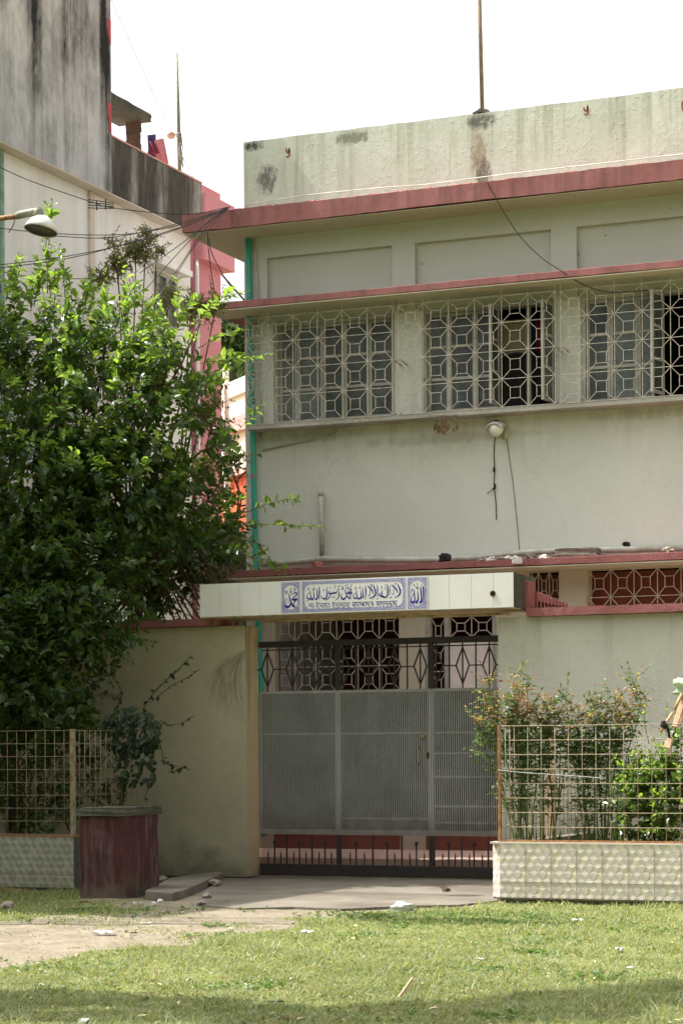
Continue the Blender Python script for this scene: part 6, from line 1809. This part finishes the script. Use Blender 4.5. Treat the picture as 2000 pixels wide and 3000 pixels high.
# unseen trees added out of frame to keep low sky light off the walls
def blockertree(label, base, H, R, seed, n=900):
    T_ = empty('sky_blocker_tree', base, label, 'tree', 'unseen trees added to block low sky')
    rr_ = random.Random(seed); lv = Leaves()
    m = MB(); m.tube([base, base + Vector((.2, .1, H * .3)), base + Vector((0, 0, H * .6))], [.4, .3, .2], 9); m.build('trunk', M['bark'], T_)
    cl = [Vector((rr_.uniform(-.6, .6) * R, rr_.uniform(-.5, .5) * R, H * rr_.uniform(.3, .85))) for _ in range(12)]
    for _ in range(n):
        c = base + rr_.choice(cl); u = rv(rr_)
        while u.length > 1: u = rv(rr_)
        s = rr_.uniform(.4, .8); lv.add(c + u * R * .55, rv(rr_), (rv(rr_, .8) + Vector((0, 0, .6))).normalized(), s, s * .7, 0)
    lv.build('crown', [M['leaf_far']], T_)
for i, (x_, y_, H_, R_) in enumerate(((-22, 3, 11, 4.2), (-15, -1, 12, 4.4), (-7.5, -4.5, 12, 4.4), (0, -5, 12.5, 4.4), (7, -3, 12, 4.4), (13, 2, 12, 4.4), (17, 9, 11, 4.2), (-19, 8.5, 9.5, 3.6), (-20, 13, 9, 3.2), (-16.6, 15.0, 6.5, 2.0), (-16.9, 17.6, 6.8, 1.9))):
    blockertree('large unseen tree added out of frame to block low sky', Vector((x_, y_, 0)), H_, R_, 60 + i)

shadetree('unseen slender tree added beside the lawn to throw a thin shadow across it', Vector((-16.0, 14.5, 0)),
          [(caster(1180, 2692, 10.0), (.38, .10, .12), 150), (caster(1400, 2700, 10.0), (.38, .10, .12), 160), (caster(1530, 2702, 10.0), (.2, .08, .1), 60), (caster(1090, 2682, 10.0), (.2, .06, .1), 40)], 9)  # unseen tree, added and shaped to throw one thin shadow

# ------------------------------------------------------------------ grass
def grass():
    n0 = 420000
    rg = np.random.default_rng(3)
    # sample in picture area so that near and far lawn are equally dense on screen, then keep by material mask
    px = rg.uniform(-60, 2060, n0); py = 2590 + (3040 - 2590) * rg.random(n0) ** .8
    c, s = math.cos(RHO), math.sin(RHO)
    a, b = px - CX, CY - py
    A = a * c + b * s; Bb = -a * s + b * c
    dx = _D[0] * F + _R[0] * A; dy = _D[1] * F + _R[1] * A; dz = Bb
    t = -EYE / dz
    x, y = dx * t, dy * t
    # jitter so that blades do not follow the sampling
    x += rg.normal(0, .03, n0); y += rg.normal(0, .03, n0)
    bare = dirtmask(x, y)
    tuft = wav(x * 5 + 3, y * 5) * .5 + wav(x * 1.3, y * 1.3 + 5) * .5
    keep = rg.random(n0) > np.clip(bare * 1.0, 0, .80)
    keep &= rg.random(n0) < np.clip(.60 + .62 * tuft, .08, 1)
    keep &= (bare < .55) | ((tuft + rg.normal(0, .12, n0)) > .22)
    keep &= ~((y > 19.98) & (x > -6.95)) & ~((y > 20.38) & (x < -11.6)) & (y < 22.9)
    keep &= ~((x > pxl) & (x < C0.x) & (y > C0.y) & (y < pyb))
    ap2 = [G(*p) for p in ap]
    keep &= ~((sdist(ap2, x, y) < -.02))
    x, y, bare, tuft = x[keep], y[keep], bare[keep], tuft[keep]
    n = len(x)
    z = gheight(x, y)
    h = rg.uniform(.010, .034, n) * (1 + .5 * np.clip(tuft, -.6, 1)) * np.where(bare > .4, .75, 1)
    tall = rg.random(n) < .03
    h[tall] *= rg.uniform(1.5, 2.6, tall.sum())
    # taller fringe at the planter foot and at the left wall
    fr = ((y > 19.6) & (x > -7)) | ((y > 19.2) & (x < -10.2))
    h[fr] *= 1.5
    w = rg.uniform(.0020, .0042, n) * (1 + (y - 10) * .035)
    az = rg.uniform(0, 2 * np.pi, n); lean = rg.uniform(.3, 2.4, n) * h
    ux, uy = np.cos(az), np.sin(az)
    wx, wy = -uy, ux
    V = np.empty((n, 6, 3))
    for k, (f, hf, wf) in enumerate(((0, 0, 1), (.35, .62, .85), (1, 1, .12))):
        for sgn, sl in ((-1, k), (1, 5 - k)):
            V[:, sl, 0] = x + ux * lean * f + wx * w * wf * sgn
            V[:, sl, 1] = y + uy * lean * f + wy * w * wf * sgn
            V[:, sl, 2] = z - .004 + h * hf
    i = (np.arange(n) * 6)[:, None]
    Fc = np.concatenate([i + np.array([[0, 1, 4, 5]]), i + np.array([[1, 2, 3, 4]])], 1).reshape(-1, 4)
    me = bpy.data.meshes.new('grass')
    me.vertices.add(n * 6); me.vertices.foreach_set('co', V.reshape(-1).astype(np.float32))
    me.loops.add(n * 8); me.loops.foreach_set('vertex_index', Fc.reshape(-1).astype(np.int32))
    me.polygons.add(n * 2); me.polygons.foreach_set('loop_start', (np.arange(n * 2) * 4).astype(np.int32))
    me.update(calc_edges=True); me.validate()
    me.materials.append(leafmat('grass_blade', (0.10, 0.155, 0.04, 1), (0.34, 0.335, 0.18, 1), .28, .5, spec=.3, tcol=(.17, .26, .06, 1)))
    o = bpy.data.objects.new('grass', me); COL.objects.link(o)
    tag(o, 'short patchy green lawn grass', 'grass', kind='stuff')
grass()
def lawn_bits():
    rg = random.Random(8)
    st, wd = Leaves(), Leaves()
    for k in range(3600):
        g = G(rg.uniform(-40, 2040), 2640 + 380 * rg.random() ** .8)
        if (g.y > 19.95 and g.x > -6.95) or (g.y > 20.3 and g.x < -11.6): continue
        z = float(gheight(np.array([g.x]), np.array([g.y]))[0])
        a = rg.uniform(0, 6.28)
        L = rg.uniform(.02, .07)
        st.add((g.x, g.y, z + rg.uniform(.006, .026)), (math.cos(a), math.sin(a), rg.uniform(-.1, .25)), (rg.uniform(-.4, .4), rg.uniform(-.4, .4), 1), L, rg.uniform(.0025, .006) if rg.random() < .93 else L * .45, 0)
    cents = [G(rg.uniform(0, 2000), 2660 + 340 * rg.random()) for _ in range(26)] + [G(rg.uniform(1000, 1550), rg.uniform(2675, 2720)) for _ in range(16)]
    for c in cents:
        if (c.y > 19.95 and c.x > -6.95): continue
        sp = rg.uniform(.1, .4)
        for k in range(rg.randint(14, 46)):
            x, y = c.x + rg.gauss(0, sp), c.y + rg.gauss(0, sp * .8)
            if (y > 19.95 and x > -6.95) or (y > 20.3 and x < -11.6): continue
            z = float(gheight(np.array([x]), np.array([y]))[0])
            for q in range(rg.randint(3, 6)):
                a = rg.uniform(0, 6.28); L = rg.uniform(.02, .042)
                wd.add((x, y, z + rg.uniform(.005, .02)), (math.cos(a), math.sin(a), rg.uniform(.15, .8)), (rg.uniform(-.3, .3), rg.uniform(-.3, .3), 1), L, L * rg.uniform(.35, .7), 0)
    e = Vector((0, 0, 0))
    for lv_, nm, mt, lab, cat in ((st, 'dry_straw', simple('dry_straw', lin(206, 190, 150), .9, .2), 'dry straw and dead leaf bits strewn over the lawn', 'straw'), (wd, 'lawn_weeds', M['leaf_weed'], 'low broad leaved weeds growing in the lawn', 'weeds')):
        o = lv_.build(nm, [mt], None); tag(o, lab, cat, kind='stuff')
lawn_bits()

# grass tufts along the foot of the left wall and the block
def litter_sheet(name, label, px, py, s, mat, seed, up=.25, cat='litter'):
    rr_ = random.Random(seed); g = G(px, py); n = 5
    z0 = float(gheight(np.array([g.x]), np.array([g.y]))[0]) + .012
    m = MB(); vs = []
    an = rr_.uniform(0, 3.1)
    for i in range(n + 1):
        for j in range(n + 1):
            u, v = (i / n - .5) * s[0], (j / n - .5) * s[1]
            uu, vv = u * math.cos(an) - v * math.sin(an), u * math.sin(an) + v * math.cos(an)
            e = 1 + rr_.uniform(-.18, .18)
            vs.append((g.x + uu * e, g.y + vv * e, z0 + rr_.uniform(0, up) * min(s)))
    m.add(vs, [(i * (n + 1) + j, i * (n + 1) + j + 1, (i + 1) * (n + 1) + j + 1, (i + 1) * (n + 1) + j) for i in range(n) for j in range(n)])
    o = m.build(name, mat, None, loc=(g.x, g.y, 0)); sd = o.modifiers.new('solid', 'SOLIDIFY'); sd.thickness = .002
    return tag(o, label, cat)
litter_sheet('paper_scrap', 'largest white paper scrap, lying on the bare brown earth', 305, 2737, (.17, .10), M['paper'], 1)
litter_sheet('paper_scrap', 'flat white scrap on the lawn where the bare earth ends', 900, 2741, (.09, .06), M['paper'], 2, .5)
litter_sheet('paper_scrap', 'thin pale paper strip on the bare earth near the shade edge', 430, 2707, (.10, .035), M['paper'], 3)
litter_sheet('paper_scrap', 'white scrap on the lawn just in front of the clean planter wall', 1688, 2696, (.10, .05), M['paper'], 4, .5)
litter_sheet('paper_scrap', 'crumpled pale scrap farther out on the sunlit lawn before the planter', 1812, 2783, (.10, .05), M['paper'], 5, .5)
litter_sheet('paper_scrap', 'small white sliver in the middle of the sunlit lawn', 1403, 2812, (.09, .022), M['paper'], 6)
litter_sheet('paper_scrap', 'tiny white sliver on the sunlit lawn near the shade edge', 1845, 2836, (.06, .03), M['paper'], 7)
litter_sheet('paper_scrap', 'crumpled white scrap lying in the shaded near corner of the lawn', 246, 2993, (.06, .05), M['paper'], 8, .6)
litter_sheet('dry_leaf', 'curled brown leaf on the bare earth beside the white paper', 393, 2737, (.07, .03), M['dryleaf'], 9, .5, 'dry leaf')
litter_sheet('dry_leaf', 'large curled brown leaf lying on the concrete apron', 1306, 2612, (.20, .07), M['dryleaf'], 10, .8, 'dry leaf')
litter_sheet('dry_leaf', 'brown leaf lying on the shaded near part of the lawn', 838, 2985, (.07, .035), M['dryleaf'], 11, .5, 'dry leaf')
litter_sheet('dry_leaf', 'small brown leaf on the bare earth under the block', 560, 2693, (.06, .03), M['dryleaf'], 12, .5, 'dry leaf')
litter_sheet('dry_leaf', 'brown leaf scrap in the shaded grass before the dull planter', 245, 2651, (.09, .04), M['dryleaf'], 13, .4, 'dry leaf')
g = G(1180, 2670); lump('plastic_bag', 'crumpled white plastic bag on the grass by the apron', 'plastic bag', (g.x, g.y, -.004), .075, M['plasticbag'], 41, (1.4, .7, .6), .4)
for i, (px, py, s, l) in enumerate(((604, 2632, .045, 'round grey stone at the edge of the concrete apron'), (630, 2597, .06, 'larger stone where the slab meets the apron'), (590, 2652, .04, 'reddish stone lying below the slab end'), (535, 2677, .02, 'small grey pebble on the bare earth'), (470, 2643, .025, 'white pebble in front of the maroon block'), (452, 2647, .02, 'small pale pebble touching the maroon block side of the white pebble'), (412, 2655, .02, 'grey blue pebble beside the maroon block corner'), (395, 2647, .018, 'tiny white pebble at the maroon block corner'), (475, 2585, .06, 'stone at the foot of the shaded wall by the block'), (20, 2664, .06, 'pale stone in the shaded grass before the dull planter wall'), (165, 2606, .035, 'grey stone under the left planter'))):
    g = G(px, py); lump('stone', l, 'stone', (g.x, g.y, -.006), s, M['paper'] if 'white' in l else M['stone'], 50 + i, (1.2, 1, .7), .25)
def stick(label, a, b, w, mat, lift=.02, name='stick', cat='stick'):
    p, q = G(*a), G(*b); p.z = .004; q.z = .004 + lift
    m = MB(); m.bar(p, q, w, w * .4); o = m.build(name, M[mat], None, loc=p); return tag(o, label, cat)
stick('flat pale wood sliver leaning in the near grass', (1166, 2928), (1207, 2894), .022, 'wood', .05)
stick('dark twig lying on the near lawn at the shade edge', (772, 2937), (828, 2946), .012, 'bark')
stick('brown stick lying at the foot of the dull planter', (-20, 2598), (90, 2620), .02, 'bamboo', .02)
